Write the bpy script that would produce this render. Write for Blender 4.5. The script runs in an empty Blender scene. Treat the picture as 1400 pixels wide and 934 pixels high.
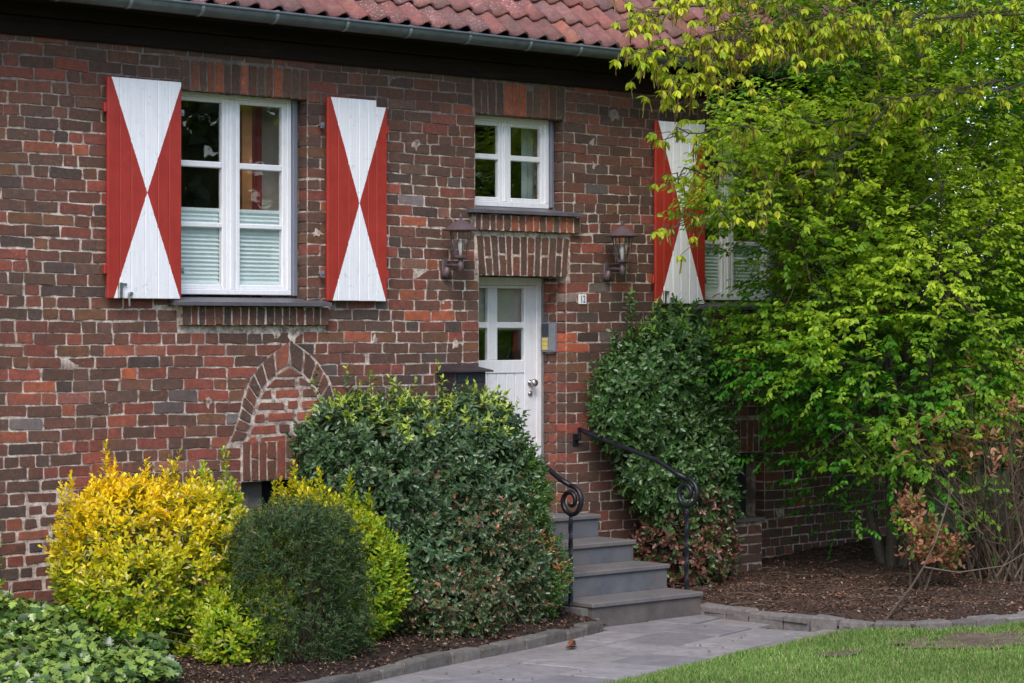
import bpy, math, random
import numpy as np
from mathutils import Vector

scn = bpy.context.scene
COLL = scn.collection
R = math.radians
rng = random.Random(7)
nrg = np.random.default_rng(11)

# ------------------------------------------------------------------ camera
TH = math.atan(3306.0 / 3600.0)              # angle between wall and picture plane
CX, CY, CH = -12.87, -13.40, 2.115
cam_d = bpy.data.cameras.new('camera')
cam = bpy.data.objects.new('camera', cam_d)
COLL.objects.link(cam)
cam.location = (CX, CY, CH)
cam.rotation_euler = (R(90), 0, -TH)
# forward = (sin, cos) of the heading measured from +y to +x
head = math.atan2(math.sin(TH), math.cos(TH))
cam.rotation_euler = (R(90), 0, -head)
cam_d.sensor_width = 36
cam_d.lens = 3306.0 / 1400 * 36
cam_d.shift_y = -20.0 / 1400
cam_d.clip_end = 2000
scn.camera = cam

# ------------------------------------------------------------------ sky, sun, exposure
SUN_EL, SUN_AZ = R(48), R(226)
w = bpy.data.worlds.new('World'); scn.world = w; w.use_nodes = True
nt = w.node_tree; nt.nodes.clear()
sky = nt.nodes.new('ShaderNodeTexSky'); sky.sky_type = 'NISHITA'
sky.sun_disc = False; sky.sun_elevation = SUN_EL; sky.sun_rotation = SUN_AZ
sky.air_density = 1.0; sky.dust_density = 1.2; sky.ozone_density = 1.0
bg = nt.nodes.new('ShaderNodeBackground'); bg.inputs[1].default_value = 0.15
wo = nt.nodes.new('ShaderNodeOutputWorld')
nt.links.new(sky.outputs[0], bg.inputs[0]); nt.links.new(bg.outputs[0], wo.inputs[0])
sl = bpy.data.lights.new('sun', 'SUN'); sl.energy = 1.6; sl.angle = R(30); sl.color = (1, .925, .87)
so = bpy.data.objects.new('sun', sl); COLL.objects.link(so)
sd = Vector((math.sin(SUN_AZ) * math.cos(SUN_EL), math.cos(SUN_AZ) * math.cos(SUN_EL), math.sin(SUN_EL)))
so.rotation_euler = sd.to_track_quat('Z', 'Y').to_euler(); so.location = (-10, -20, 20)
vs = scn.view_settings
vs.view_transform = 'Standard'; vs.look = 'None'; vs.gamma = 1; vs.exposure = 0.86
vs.use_curve_mapping = False


def px_of(x, y, z):
    c, s = math.cos(TH), math.sin(TH)
    dx, dy = x - CX, y - CY
    X = c * dx - s * dy; Z = s * dx + c * dy
    return 700 + 3306 * X / Z, 447 - 3306 * (z - CH) / Z, 3306 / Z


# ------------------------------------------------------------------ materials
class NT:
    def __init__(s, name):
        s.m = bpy.data.materials.new(name); s.m.use_nodes = True
        s.t = s.m.node_tree; s.t.nodes.clear()
        s.out = s.t.nodes.new('ShaderNodeOutputMaterial')

    def n(s, typ, **kw):
        nd = s.t.nodes.new(typ)
        for k, v in kw.items():
            setattr(nd, k, v)
        return nd

    def l(s, a, b):
        s.t.links.new(a, b)

    def noise(s, vec, scale, detail=4, rough=.6, dist=0):
        nd = s.n('ShaderNodeTexNoise'); nd.inputs['Scale'].default_value = scale
        nd.inputs['Detail'].default_value = detail; nd.inputs['Roughness'].default_value = rough
        nd.inputs['Distortion'].default_value = dist
        s.l(vec, nd.inputs['Vector']); return nd.outputs[0]

    def ramp(s, fac, stops):
        nd = s.n('ShaderNodeValToRGB'); e = nd.color_ramp.elements
        while len(e) < len(stops):
            e.new(.5)
        for i, (p, c) in enumerate(stops):
            e[i].position = p
            e[i].color = (c, c, c, 1) if not hasattr(c, '__len__') else (*c, 1)
        s.l(fac, nd.inputs[0]); return nd.outputs[0]

    def mix(s, fac, a, b, mode='MIX'):
        nd = s.n('ShaderNodeMix', data_type='RGBA', blend_type=mode)
        for sock, v in ((nd.inputs[0], fac), (nd.inputs[6], a), (nd.inputs[7], b)):
            if isinstance(v, (int, float)):
                sock.default_value = v
            elif isinstance(v, tuple):
                sock.default_value = (*v, 1)
            else:
                s.l(v, sock)
        return nd.outputs[2]

    def math(s, op, a, b=None):
        nd = s.n('ShaderNodeMath', operation=op)
        for i, v in enumerate((a, b)):
            if v is None:
                continue
            if isinstance(v, (int, float)):
                nd.inputs[i].default_value = v
            else:
                s.l(v, nd.inputs[i])
        return nd.outputs[0]

    def finish(s, col, rough=.8, bump=None, bstr=.4, bdist=.004, metal=0., spec=.5, coat=0.):
        p = s.n('ShaderNodeBsdfPrincipled')
        for k, v in (('Base Color', col), ('Roughness', rough)):
            if isinstance(v, (int, float)):
                p.inputs[k].default_value = v
            elif isinstance(v, tuple):
                p.inputs[k].default_value = (*v, 1)
            else:
                s.l(v, p.inputs[k])
        p.inputs['Metallic'].default_value = metal
        p.inputs['Specular IOR Level'].default_value = spec
        if coat:
            p.inputs['Coat Weight'].default_value = coat
        if bump is not None:
            b = s.n('ShaderNodeBump'); b.inputs['Strength'].default_value = bstr; b.inputs['Distance'].default_value = bdist
            s.l(bump, b.inputs['Height']); s.l(b.outputs[0], p.inputs['Normal'])
        s.l(p.outputs[0], s.out.inputs[0]); s.p = p
        return s.m

    def obj(s):
        return s.n('ShaderNodeTexCoord').outputs['Object']

    def pos(s):
        return s.n('ShaderNodeNewGeometry').outputs['Position']

    def attr(s, name='Col'):
        return s.n('ShaderNodeAttribute', attribute_name=name).outputs['Color']

    def rand(s):
        return s.n('ShaderNodeObjectInfo').outputs['Random']


MORTAR = (.48, .385, .32)


def m_brick():
    t = NT('brick'); p = t.pos()
    n1 = t.noise(p, 26, 6, .68); n2 = t.noise(p, 140, 4, .7); n3 = t.noise(p, 1.1, 3, .6); n4 = t.noise(p, 48, 5, .75)
    a = t.mix(1.0, t.attr(), (1.06, .82, .67), 'MULTIPLY')
    n5 = t.noise(p, 11, 4, .65)
    a = t.mix(t.ramp(n5, [(.46, 0.), (.6, .55)]), a, t.mix(1.0, a, (.62, .8, .95), 'MULTIPLY'))
    a = t.mix(t.ramp(t.noise(p, 16, 4, .6), [(.56, 0.), (.68, .6)]), a, t.mix(1.0, a, (1.9, 1.25, 1.0), 'MULTIPLY'))
    c = t.mix(1.0, a, t.ramp(n1, [(.22, .6), (.5, .97), (.78, 1.4)]), 'MULTIPLY')
    c = t.mix(1.0, c, t.ramp(n2, [(.3, .75), (.7, 1.25)]), 'MULTIPLY')
    # dirt: soot in large soft areas
    c = t.mix(t.ramp(n3, [(.45, 0.), (.75, .45)]), c, (.055, .042, .036))
    # mortar smears and lime
    f = t.math('MULTIPLY', t.ramp(n4, [(.55, 0.), (.72, .75)]), t.ramp(t.noise(p, 2.3, 3, .6), [(.42, .15), (.68, 1.)]))
    c = t.mix(t.math('MULTIPLY', f, .85), c, (.36, .295, .265))
    c = t.mix(.10, c, (.26, .175, .125))
    c = t.mix(t.ramp(t.noise(p, 75, 4, .8), [(.62, 0.), (.72, .4)]), c, (.40, .34, .31))
    h = t.math('ADD', n1, t.math('MULTIPLY', n2, .5))
    return t.finish(c, .88, h, .55, .006, spec=.3)


def m_mortar():
    t = NT('mortar'); p = t.pos()
    n1 = t.noise(p, 35, 5, .7); n2 = t.noise(p, 2.0, 4, .6); n3 = t.noise(p, 160, 3, .7)
    c = t.ramp(t.noise(p, 17, 6, .75), [(.36, (.12, .09, .078)), (.48, MORTAR), (.63, (.78, .68, .60))])
    sep = t.n('ShaderNodeSeparateXYZ'); t.l(p, sep.inputs[0])
    # older, sooty pointing high on the wall and in drifting patches
    hz = t.n('ShaderNodeMapRange'); hz.inputs[1].default_value = 3.2; hz.inputs[2].default_value = 3.75
    t.l(sep.outputs[2], hz.inputs[0])
    f = t.math('ADD', t.ramp(n2, [(.5, 0.), (.68, .7)]), t.math('MULTIPLY', hz.outputs[0], .75))
    right_ramp = t.n('ShaderNodeMapRange'); right_ramp.inputs[1].default_value = .2; right_ramp.inputs[2].default_value = 1.6  # pointing gets darker towards the right end of the wall, uneven by noise
    t.l(sep.outputs[0], right_ramp.inputs[0])
    f = t.math('ADD', f, t.math('MULTIPLY', right_ramp.outputs[0], t.ramp(t.noise(p, 3.1, 3, .6), [(.3, .45), (.65, .1)])))
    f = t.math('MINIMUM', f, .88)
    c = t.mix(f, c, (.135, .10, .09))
    return t.finish(c, .95, t.math('ADD', n1, n3), .7, .008, spec=.2)


def m_leaf(name, trans=.3, rough=.42, spec=.45, tint=(1.1, 1.2, .5)):
    t = NT(name)
    a = t.attr()
    n = t.noise(t.pos(), 45, 2, .5)
    c = t.mix(1.0, a, t.ramp(n, [(.3, .8), (.7, 1.2)]), 'MULTIPLY')
    p = t.n('ShaderNodeBsdfPrincipled')
    t.l(c, p.inputs['Base Color']); p.inputs['Roughness'].default_value = rough; p.inputs['Specular IOR Level'].default_value = spec
    tr = t.n('ShaderNodeBsdfTranslucent'); t.l(t.mix(1.0, c, tint, 'MULTIPLY'), tr.inputs[0])
    mx = t.n('ShaderNodeMixShader'); mx.inputs[0].default_value = trans
    t.l(p.outputs[0], mx.inputs[1]); t.l(tr.outputs[0], mx.inputs[2]); t.l(mx.outputs[0], t.out.inputs[0])
    return t.m


def m_attr(name, rough=.8, scale=30, lo=.7, hi=1.3, bstr=.4, bdist=.004, spec=.4):
    t = NT(name); p = t.pos(); n = t.noise(p, scale, 5, .65)
    c = t.mix(1.0, t.attr(), t.ramp(n, [(.25, lo), (.75, hi)]), 'MULTIPLY')
    return t.finish(c, rough, n, bstr, bdist, spec=spec)


def m_plain(name, col, rough=.6, scale=25, var=.2, bstr=.15, bdist=.002, metal=0., spec=.5):
    t = NT(name); p = t.pos(); n = t.noise(p, scale, 5, .65); n2 = t.noise(p, scale * .12, 3, .6)
    k = t.ramp(n, [(.25, 1 - var), (.75, 1 + var)])
    k2 = t.ramp(n2, [(.3, 1 - var * .7), (.7, 1 + var * .7)])
    c = t.mix(1.0, t.mix(1.0, col, k, 'MULTIPLY'), k2, 'MULTIPLY')
    r = t.math('MULTIPLY', t.ramp(n, [(.2, .85), (.8, 1.15)]), rough)
    return t.finish(c, r, n, bstr, bdist, metal, spec)


def m_white():
    t = NT('white_paint'); p = t.pos(); n = t.noise(p, 9, 6, .7)
    mp = t.n('ShaderNodeMapping'); mp.inputs['Scale'].default_value = (40, 40, 2.5); t.l(p, mp.inputs[0])
    st = t.noise(mp.outputs[0], 1.4, 4, .6)
    c = t.mix(t.ramp(n, [(.5, 0.), (.75, .3)]), (.81, .81, .83), (.5, .47, .42))
    c = t.mix(1.0, c, t.ramp(st, [(.3, .94), (.7, 1.04)]), 'MULTIPLY')
    return t.finish(c, .38, st, .1, .001)


def m_shutter():
    t = NT('shutter_paint')
    uv = t.n('ShaderNodeUVMap'); uv.uv_map = 'UVMap'
    sep = t.n('ShaderNodeSeparateXYZ'); t.l(uv.outputs[0], sep.inputs[0])
    du = t.math('ABSOLUTE', t.math('SUBTRACT', sep.outputs[0], .53))
    dv = t.math('ABSOLUTE', t.math('SUBTRACT', sep.outputs[1], .485))
    p = t.pos()
    edge = t.math('MULTIPLY', t.math('SUBTRACT', t.noise(p, 60, 2), .5), .012)
    half = t.math('ADD', t.math('MULTIPLY', dv, .93), edge)
    red = t.math('GREATER_THAN', du, half)
    mp = t.n('ShaderNodeMapping'); mp.inputs['Scale'].default_value = (60, 60, 3); t.l(p, mp.inputs[0])
    st = t.noise(mp.outputs[0], 1.2, 5, .65)
    n = t.noise(p, 7, 5, .7)
    white = t.mix(t.ramp(t.noise(p, 22, 6, .75), [(.58, 0.), (.72, .55)]), (.82, .82, .85), (.42, .41, .4))
    rd = t.mix(t.ramp(n, [(.35, 0.), (.7, 1.)]), (.32, .023, .014), (.39, .036, .023))
    c = t.mix(red, white, rd)
    c = t.mix(1.0, c, t.ramp(st, [(.3, .9), (.7, 1.06)]), 'MULTIPLY')
    return t.finish(c, .42, st, .12, .0015)


def m_glass(name='window_glass', tint=(.98, .99, .985)):
    t = NT(name)
    fr = t.n('ShaderNodeLayerWeight'); fr.inputs[0].default_value = .5
    F = t.math('ADD', .078, t.math('MULTIPLY', t.math('POWER', fr.outputs['Facing'], 5.0), .9))
    tr = t.n('ShaderNodeBsdfTransparent'); tr.inputs[0].default_value = (*tint, 1)
    gl = t.n('ShaderNodeBsdfGlossy'); gl.inputs['Roughness'].default_value = .008
    n = t.noise(t.pos(), 3.0, 2, .5)
    b = t.n('ShaderNodeBump'); b.inputs['Strength'].default_value = .05; b.inputs['Distance'].default_value = .02
    t.l(n, b.inputs['Height']); t.l(b.outputs[0], gl.inputs['Normal'])
    mx = t.n('ShaderNodeMixShader')
    t.l(F, mx.inputs[0])
    t.l(tr.outputs[0], mx.inputs[1]); t.l(gl.outputs[0], mx.inputs[2]); t.l(mx.outputs[0], t.out.inputs[0])
    return t.m


def m_tile():
    t = NT('roof_tile'); p = t.pos()
    n = t.noise(p, 20, 6, .7); n2 = t.noise(p, 60, 5, .75); n3 = t.noise(p, 1.6, 3, .6); n4 = t.noise(p, 9, 4, .7)
    r = t.rand()
    c = t.mix(1.0, t.attr(), t.ramp(n, [(.25, .65), (.75, 1.3)]), 'MULTIPLY')
    c = t.mix(1.0, c, t.ramp(r, [(0., .72), (1., 1.25)]), 'MULTIPLY')
    c = t.mix(t.ramp(n4, [(.42, 0.), (.66, .62)]), c, (.085, .052, .048))
    c = t.mix(t.ramp(t.noise(p, 14, 5, .7), [(.5, 0.), (.68, .5)]), c, (.30, .14, .085))
    c = t.mix(t.ramp(t.noise(p, 45, 5, .75), [(.5, 0.), (.7, .5)]), c, (.13, .075, .065))
    lich = t.math('MULTIPLY', t.ramp(n2, [(.56, 0.), (.62, 1.)]), t.ramp(n3, [(.5, 0.), (.62, .85)]))
    c = t.mix(lich, c, (.5, .45, .44))
    moss = t.math('MULTIPLY', t.ramp(t.noise(p, 33, 5, .7), [(.56, 0.), (.64, 1.)]), t.ramp(t.noise(p, 1.9, 2), [(.5, 0.), (.6, .6)]))
    c = t.mix(moss, c, (.10, .085, .03))
    return t.finish(c, .75, n, .4, .004)


def m_timber():
    t = NT('dark_timber'); p = t.pos()
    mp = t.n('ShaderNodeMapping'); mp.inputs['Scale'].default_value = (2.2, 50, 50); t.l(p, mp.inputs[0])
    g = t.noise(mp.outputs[0], 1.0, 6, .7); n = t.noise(p, 4, 4, .6)
    c = t.ramp(g, [(.3, (.007, .004, .0035)), (.6, (.018, .011, .009)), (.85, (.045, .028, .022))])
    c = t.mix(t.ramp(n, [(.5, 0.), (.75, .5)]), c, (.03, .012, .008))
    return t.finish(c, .85, g, .5, .006, spec=.2)


def m_soil(name, cols, sc=18):
    t = NT(name); p = t.pos()
    n = t.noise(p, sc, 7, .75); n2 = t.noise(p, 1.6, 4, .6); n3 = t.noise(p, 90, 4, .7)
    c = t.ramp(n, [(.3, cols[0]), (.5, cols[1]), (.72, cols[2])])
    c = t.mix(1.0, c, t.ramp(n2, [(.3, .75), (.7, 1.25)]), 'MULTIPLY')
    return t.finish(c, .95, t.math('ADD', n, n3), .9, .02, spec=.2)


def m_slab():
    t = NT('paving_stone'); p = t.pos()
    n = t.noise(p, 4.5, 6, .7); n2 = t.noise(p, 150, 3, .8)
    c = t.mix(1.0, t.attr(), t.ramp(n, [(.28, .68), (.72, 1.2)]), 'MULTIPLY')
    c = t.mix(1.0, c, t.ramp(n2, [(.3, .8), (.7, 1.2)]), 'MULTIPLY')
    c = t.mix(t.ramp(t.noise(p, 11, 5, .7), [(.5, 0.), (.7, .55)]), c, (.12, .10, .085))
    c = t.mix(t.ramp(t.noise(p, 1.3, 4, .6), [(.45, 0.), (.7, .35)]), c, (.14, .125, .11))
    return t.finish(c, .85, t.math('ADD', n, n2), .5, .005)


def m_step():
    t = NT('basalt_step'); p = t.pos()
    n = t.noise(p, 6, 6, .7); n2 = t.noise(p, 190, 3, .8)
    c = t.mix(1.0, t.attr(), t.ramp(n, [(.28, .72), (.72, 1.22)]), 'MULTIPLY')
    c = t.mix(1.0, c, t.ramp(n2, [(.3, .7), (.7, 1.3)]), 'MULTIPLY')
    c = t.mix(t.ramp(t.noise(p, 3.1, 6, .75), [(.48, 0.), (.7, .65)]), c, (.14, .112, .095))
    c = t.mix(t.ramp(t.noise(p, 27, 5, .75), [(.58, 0.), (.7, .35)]), c, (.05, .05, .045))
    return t.finish(c, .72, n2, .25, .002)


M = {}
M['brick'] = m_brick(); M['mortar'] = m_mortar()
M['white'] = m_white(); M['shutter'] = m_shutter(); M['glass'] = m_glass()
M['lampglass'] = m_glass('lantern_glass', (.96, .96, .95))
M['tile'] = m_tile(); M['timber'] = m_timber()
M['zinc'] = m_plain('zinc', (.12, .135, .145), .5, 14, .22, .1, .001, .35)
M['zinc_light'] = m_plain('zinc_bracket', (.27, .29, .30), .45, 20, .2, .1, .001, .3)
M['greyframe'] = m_plain('grey_trim', (.17, .18, .22), .5, 20, .12)
M['sill'] = m_plain('sill_metal', (.10, .092, .105), .5, 16, .25)
M['iron'] = m_plain('black_iron', (.018, .019, .026), .42, 60, .3, .3, .002, .4)
M['lantern'] = m_plain('lantern_metal', (.115, .078, .085), .5, 40, .2, .2, .001, .2)
M['mailbox'] = m_plain('mailbox_metal', (.038, .030, .034), .45, 30, .25, .15, .001)
M['steel'] = m_plain('steel', (.45, .44, .43), .3, 40, .15, .1, .001, .9)
M['step'] = m_step(); M['slab'] = m_slab()
M['kerb'] = m_attr('kerb_stone', .9, 22, .6, 1.35, .7, .008)
M['bark'] = m_attr('bark', .9, 40, .55, 1.4, .7, .006, .2)
M['mulch'] = m_soil('mulch', [(.030, .019, .014), (.075, .047, .034), (.15, .10, .072)])
M['soil'] = m_soil('bed_soil', [(.016, .011, .009), (.042, .028, .021), (.09, .06, .045)])
M['earth'] = m_soil('bare_earth', [(.10, .072, .05), (.19, .14, .10), (.29, .22, .165)])
M['lawn'] = m_soil('lawn_ground', [(.08, .12, .03), (.12, .19, .045), (.18, .22, .07)], 30)
M['field'] = m_soil('ground', [(.04, .06, .02), (.06, .09, .025), (.09, .11, .035)], 3)
M['litter'] = m_attr('dry_leaf', .85, 60, .7, 1.3, .3, .002, .2)
M['dark_room'] = m_plain('room_wall', (.42, .40, .37), .9, 5, .15)
M['oakpost'] = m_plain('oak_post', (.60, .26, .10), .6, 12, .25)
M['pale_wall'] = m_plain('pale_wall', (.70, .64, .56), .9, 5, .1)
M['curtain'] = m_plain('curtain_cloth', (.26, .05, .05), .9, 20, .2)
M['teal'] = m_plain('teal_curtain', (.62, .74, .72), .9, 8, .12)
M['blind'] = m_plain('blind_cloth', (.70, .79, .78), .8, 12, .06)
M['dark'] = m_plain('dark_panel', (.03, .034, .045), .35, 30, .15)
M['yellow'] = m_plain('name_tag_paper', (.62, .50, .14), .6, 30, .1)
M['enamel'] = m_plain('enamel', (.74, .75, .76), .25, 30, .05)
M['ink'] = m_plain('black_enamel', (.012, .013, .025), .3, 30, .1)
M['bulb'] = m_plain('bulb_glass', (.62, .60, .56), .3, 20, .05)
M['oldwood'] = m_plain('grey_wood', (.20, .19, .185), .85, 20, .3, .4, .004)
M['leaf_gloss'] = m_leaf('glossy_leaf', .16, .30, .55)
M['leaf_soft'] = m_leaf('soft_leaf', .46, .5, .35)
M['leaf_yellow'] = m_leaf('yellow_leaf', .34, .42, .4, (1.1, 1.1, .5))
M['needle'] = m_leaf('yew_needle', .12, .6, .25)
M['grass'] = m_leaf('grass_blade', .3, .6, .3)


# ------------------------------------------------------------------ object helpers
ORG = {}


def tag(o, label=None, cat=None, group=None, kind=None):
    if label: o['label'] = label
    if cat: o['category'] = cat
    if group: o['group'] = group
    if kind: o['kind'] = kind
    return o


def thing(name, loc, label, cat, group=None):
    o = bpy.data.objects.new(name, None); COLL.objects.link(o); o.location = loc; o.empty_display_size = .1
    ORG[o.name] = tuple(loc)
    return tag(o, label, cat, group)


def link(name, me, parent=None, loc=(0, 0, 0)):
    """link a mesh whose world position (unrotated) is loc"""
    o = bpy.data.objects.new(name, me); COLL.objects.link(o)
    ORG[o.name] = tuple(loc)
    if parent is not None:
        o.parent = parent; p = ORG[parent.name]
        o.location = (loc[0] - p[0], loc[1] - p[1], loc[2] - p[2])
    else:
        o.location = loc
    return o


class MB:
    def __init__(s):
        s.v = []; s.f = []; s.c = []; s.uv = {}

    def add(s, vs, fs, col=(1, 1, 1)):
        b = len(s.v); s.v.extend(vs); s.f.extend([tuple(i + b for i in f) for f in fs]); s.c.extend([col] * len(vs))

    def box(s, x0, x1, y0, y1, z0, z1, col=(1, 1, 1), bev=0.):
        if bev:
            b = bev
            vs = []
            for (xa, xb, ya, yb, za, zb) in ((x0 + b, x1 - b, y0 + b, y1 - b, z0, z1), (x0, x1, y0 + b, y1 - b, z0 + b, z1 - b), (x0 + b, x1 - b, y0, y1, z0 + b, z1 - b)):
                for z in (za, zb):
                    for y in (ya, yb):
                        for x in (xa, xb):
                            vs.append((x, y, z))
            # 8 corners x 3 (Z faces, X faces, Y faces)
            Zc = lambda i: i; Xc = lambda i: 8 + i; Yc = lambda i: 16 + i
            fs = [(Zc(0), Zc(2), Zc(3), Zc(1)), (Zc(4), Zc(5), Zc(7), Zc(6)),
                  (Xc(0), Xc(4), Xc(6), Xc(2)), (Xc(1), Xc(3), Xc(7), Xc(5)),
                  (Yc(0), Yc(1), Yc(5), Yc(4)), (Yc(2), Yc(6), Yc(7), Yc(3))]
            for a, b_ in ((0, 1), (2, 3), (4, 5), (6, 7)):
                fs.append((Zc(a), Zc(b_), Yc(b_), Yc(a)) if a in (0, 6) else (Zc(b_), Zc(a), Yc(a), Yc(b_)))
            for a, b_ in ((0, 2), (1, 3), (4, 6), (5, 7)):
                fs.append((Zc(b_), Zc(a), Xc(a), Xc(b_)) if a in (0, 5) else (Zc(a), Zc(b_), Xc(b_), Xc(a)))
            for a, b_ in ((0, 4), (1, 5), (2, 6), (3, 7)):
                fs.append((Xc(a), Xc(b_), Yc(b_), Yc(a)) if a in (1, 2) else (Xc(b_), Xc(a), Yc(a), Yc(b_)))
            for i in range(8):
                fs.append((Zc(i), Xc(i), Yc(i)) if i in (0, 3, 5, 6) else (Zc(i), Yc(i), Xc(i)))
            s.add(vs, fs, col)
        else:
            vs = [(x, y, z) for z in (z0, z1) for y in (y0, y1) for x in (x0, x1)]
            s.add(vs, [(0, 2, 3, 1), (4, 5, 7, 6), (0, 1, 5, 4), (1, 3, 7, 5), (3, 2, 6, 7), (2, 0, 4, 6)], col)
        return s

    def tube(s, pts, rad, n=6, col=(1, 1, 1), cap=True, twist=0.):
        pts = [Vector(p) for p in pts]
        if not hasattr(rad, '__len__'):
            rad = [rad] * len(pts)
        vs = []; fs = []
        t0 = (pts[1] - pts[0]).normalized()
        up = Vector((0, 0, 1)) if abs(t0.z) < .9 else Vector((1, 0, 0))
        u = t0.cross(up).normalized()
        for i, p in enumerate(pts):
            t = (pts[min(i + 1, len(pts) - 1)] - pts[max(i - 1, 0)])
            t = t.normalized() if t.length > 1e-9 else t0
            u = (u - t * u.dot(t)).normalized(); v = t.cross(u)
            for k in range(n):
                a = 2 * math.pi * k / n + twist * i
                q = p + (u * math.cos(a) + v * math.sin(a)) * rad[i]
                vs.append(tuple(q))
        for i in range(len(pts) - 1):
            for k in range(n):
                a = i * n + k; b = i * n + (k + 1) % n
                fs.append((a, b, b + n, a + n))
        if cap:
            fs.append(tuple(range(n))[::-1]); fs.append(tuple(range((len(pts) - 1) * n, len(pts) * n)))
        s.add(vs, fs, col); return s

    def lathe(s, cx, cy, prof, n=12, col=(1, 1, 1), phase=0.):
        vs = []; fs = []
        for r, z in prof:
            for k in range(n):
                a = 2 * math.pi * k / n + phase
                vs.append((cx + r * math.cos(a), cy + r * math.sin(a), z))
        for i in range(len(prof) - 1):
            for k in range(n):
                a = i * n + k; b = i * n + (k + 1) % n
                fs.append((a, b, b + n, a + n))
        fs.append(tuple(range(n))[::-1]); fs.append(tuple(range((len(prof) - 1) * n, len(prof) * n)))
        s.add(vs, fs, col); return s

    def mesh(s, name, mat, org=(0, 0, 0), smooth=False):
        me = bpy.data.meshes.new(name)
        me.from_pydata([(a - org[0], b - org[1], c - org[2]) for a, b, c in s.v], [], s.f)
        ca = me.color_attributes.new('Col', 'FLOAT_COLOR', 'POINT')
        ca.data.foreach_set('color', np.concatenate([np.array(s.c, dtype=np.float32).reshape(-1, 3), np.ones((len(s.c), 1), np.float32)], 1).ravel())
        for m in (mat if isinstance(mat, (list, tuple)) else [mat]):
            me.materials.append(M[m])
        if smooth:
            me.polygons.foreach_set('use_smooth', [True] * len(me.polygons))
        me.update(); return me

    def build(s, name, mat, parent=None, smooth=False, org=None):
        o = org if org is not None else (ORG[parent.name] if parent is not None else (0, 0, 0))
        return link(name, s.mesh(name, mat, o, smooth), parent, o)


def np_mesh(name, V, loops, starts, totals, C, mat, org=(0, 0, 0)):
    me = bpy.data.meshes.new(name)
    V = (V - np.array(org)).astype(np.float32)
    me.vertices.add(len(V)); me.vertices.foreach_set('co', V.ravel())
    me.loops.add(len(loops)); me.loops.foreach_set('vertex_index', loops.astype(np.int32))
    me.polygons.add(len(starts)); me.polygons.foreach_set('loop_start', starts.astype(np.int32))
    try:
        me.polygons.foreach_set('loop_total', totals.astype(np.int32))
    except Exception:
        pass
    ca = me.color_attributes.new('Col', 'FLOAT_COLOR', 'POINT')
    ca.data.foreach_set('color', np.concatenate([C, np.ones((len(C), 1))], 1).astype(np.float32).ravel())
    me.materials.append(M[mat]); me.update(calc_edges=True); me.validate()
    return me


def norm(a):
    return a / np.maximum(np.linalg.norm(a, axis=-1, keepdims=True), 1e-9)


OVAL = [(.3, .42), (.68, .40)]
LANCE = [(.35, .5)]
OBOV = [(.35, .28), (.72, .5)]
IVY = [(.05, .34), (.34, .58), (.36, .3), (.66, .46), (.68, .22)]


def leaves(P, D, N, L, W, C, outline=OVAL, fold=.18, droop=.12):
    """leaf blades: base P, direction D, upper normal N, lengths L, widths W, colours C -> arrays for np_mesh"""
    D = norm(D); S = norm(np.cross(D, N)); N = norm(np.cross(S, D))
    n = len(P); m = len(outline)
    L = np.broadcast_to(np.asarray(L, float), (n,))[:, None]; W = np.broadcast_to(np.asarray(W, float), (n,))[:, None]
    nv = 2 + 2 * m
    V = np.zeros((n, nv, 3)); V[:, 0] = P
    V[:, 1 + m] = P + D * L - N * L * droop
    for k, (a, b) in enumerate(outline):
        base = P + D * L * a - N * L * droop * a * a
        V[:, 1 + k] = base + S * W * b + N * W * b * fold * 2
        V[:, nv - 1 - k] = base - S * W * b + N * W * b * fold * 2
    f1 = list(range(0, m + 2)); f2 = [0] + list(range(m + 1, nv))
    pat = np.array(f1 + f2)
    loops = (np.arange(n)[:, None] * nv + pat[None]).ravel()
    k = m + 2
    starts = np.arange(2 * n) * k; totals = np.full(2 * n, k)
    CC = np.repeat(C, nv, axis=0)
    return V.reshape(-1, 3), loops, starts, totals, CC


def leaf_obj(name, args, mat, parent, org=None):
    o = org if org is not None else (ORG[parent.name] if parent is not None else (0, 0, 0))
    return link(name, np_mesh(name, *args, mat, o), parent, o)


def cat_args(lst):
    V = []; Lp = []; S = []; T = []; C = []; vo = lo = 0
    for v, l, s, t, c in lst:
        V.append(v); Lp.append(l + vo); S.append(s + lo); T.append(t); C.append(c); vo += len(v); lo += len(l)
    return tuple(np.concatenate(a) for a in (V, Lp, S, T, C))


def shoots(P, A, length, nleaf, L, W, colfn, outline, spread=(75, 22), r=nrg, fold=.18, droop=.12, tipscale=.65):
    """leafy shoots: positions P, axes A; leaves set round each axis"""
    n = len(P); A = norm(A)
    ref = norm(r.normal(size=(n, 3))); U = norm(np.cross(A, ref)); Vv = np.cross(A, U)
    t = np.tile(np.linspace(0, 1, nleaf), (n, 1)) + r.normal(0, .05, (n, nleaf))
    az = np.arange(nleaf)[None] * 2.4 + r.uniform(0, 6.28, (n, 1)) + r.normal(0, .3, (n, nleaf))
    ang = np.radians(spread[0] + (spread[1] - spread[0]) * np.clip(t, 0, 1) + r.normal(0, 9, (n, nleaf)))
    ln = np.broadcast_to(np.asarray(length, float), (n,))
    pos = P[:, None] + A[:, None] * (t * ln[:, None])[..., None]
    rad = U[:, None] * np.cos(az)[..., None] + Vv[:, None] * np.sin(az)[..., None]
    D = A[:, None] * np.cos(ang)[..., None] + rad * np.sin(ang)[..., None]
    N = A[:, None] * np.sin(ang)[..., None] - rad * np.cos(ang)[..., None]
    sc = (1 - (1 - tipscale) * np.clip(t, 0, 1)) * r.uniform(.75, 1.2, (n, nleaf))
    C = colfn(P, t, r)
    f = lambda a: a.reshape(-1, 3)
    return leaves(f(pos), f(D), f(N), (L * sc).ravel(), (W * sc).ravel(), C.reshape(-1, 3), outline, fold, droop)


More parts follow.
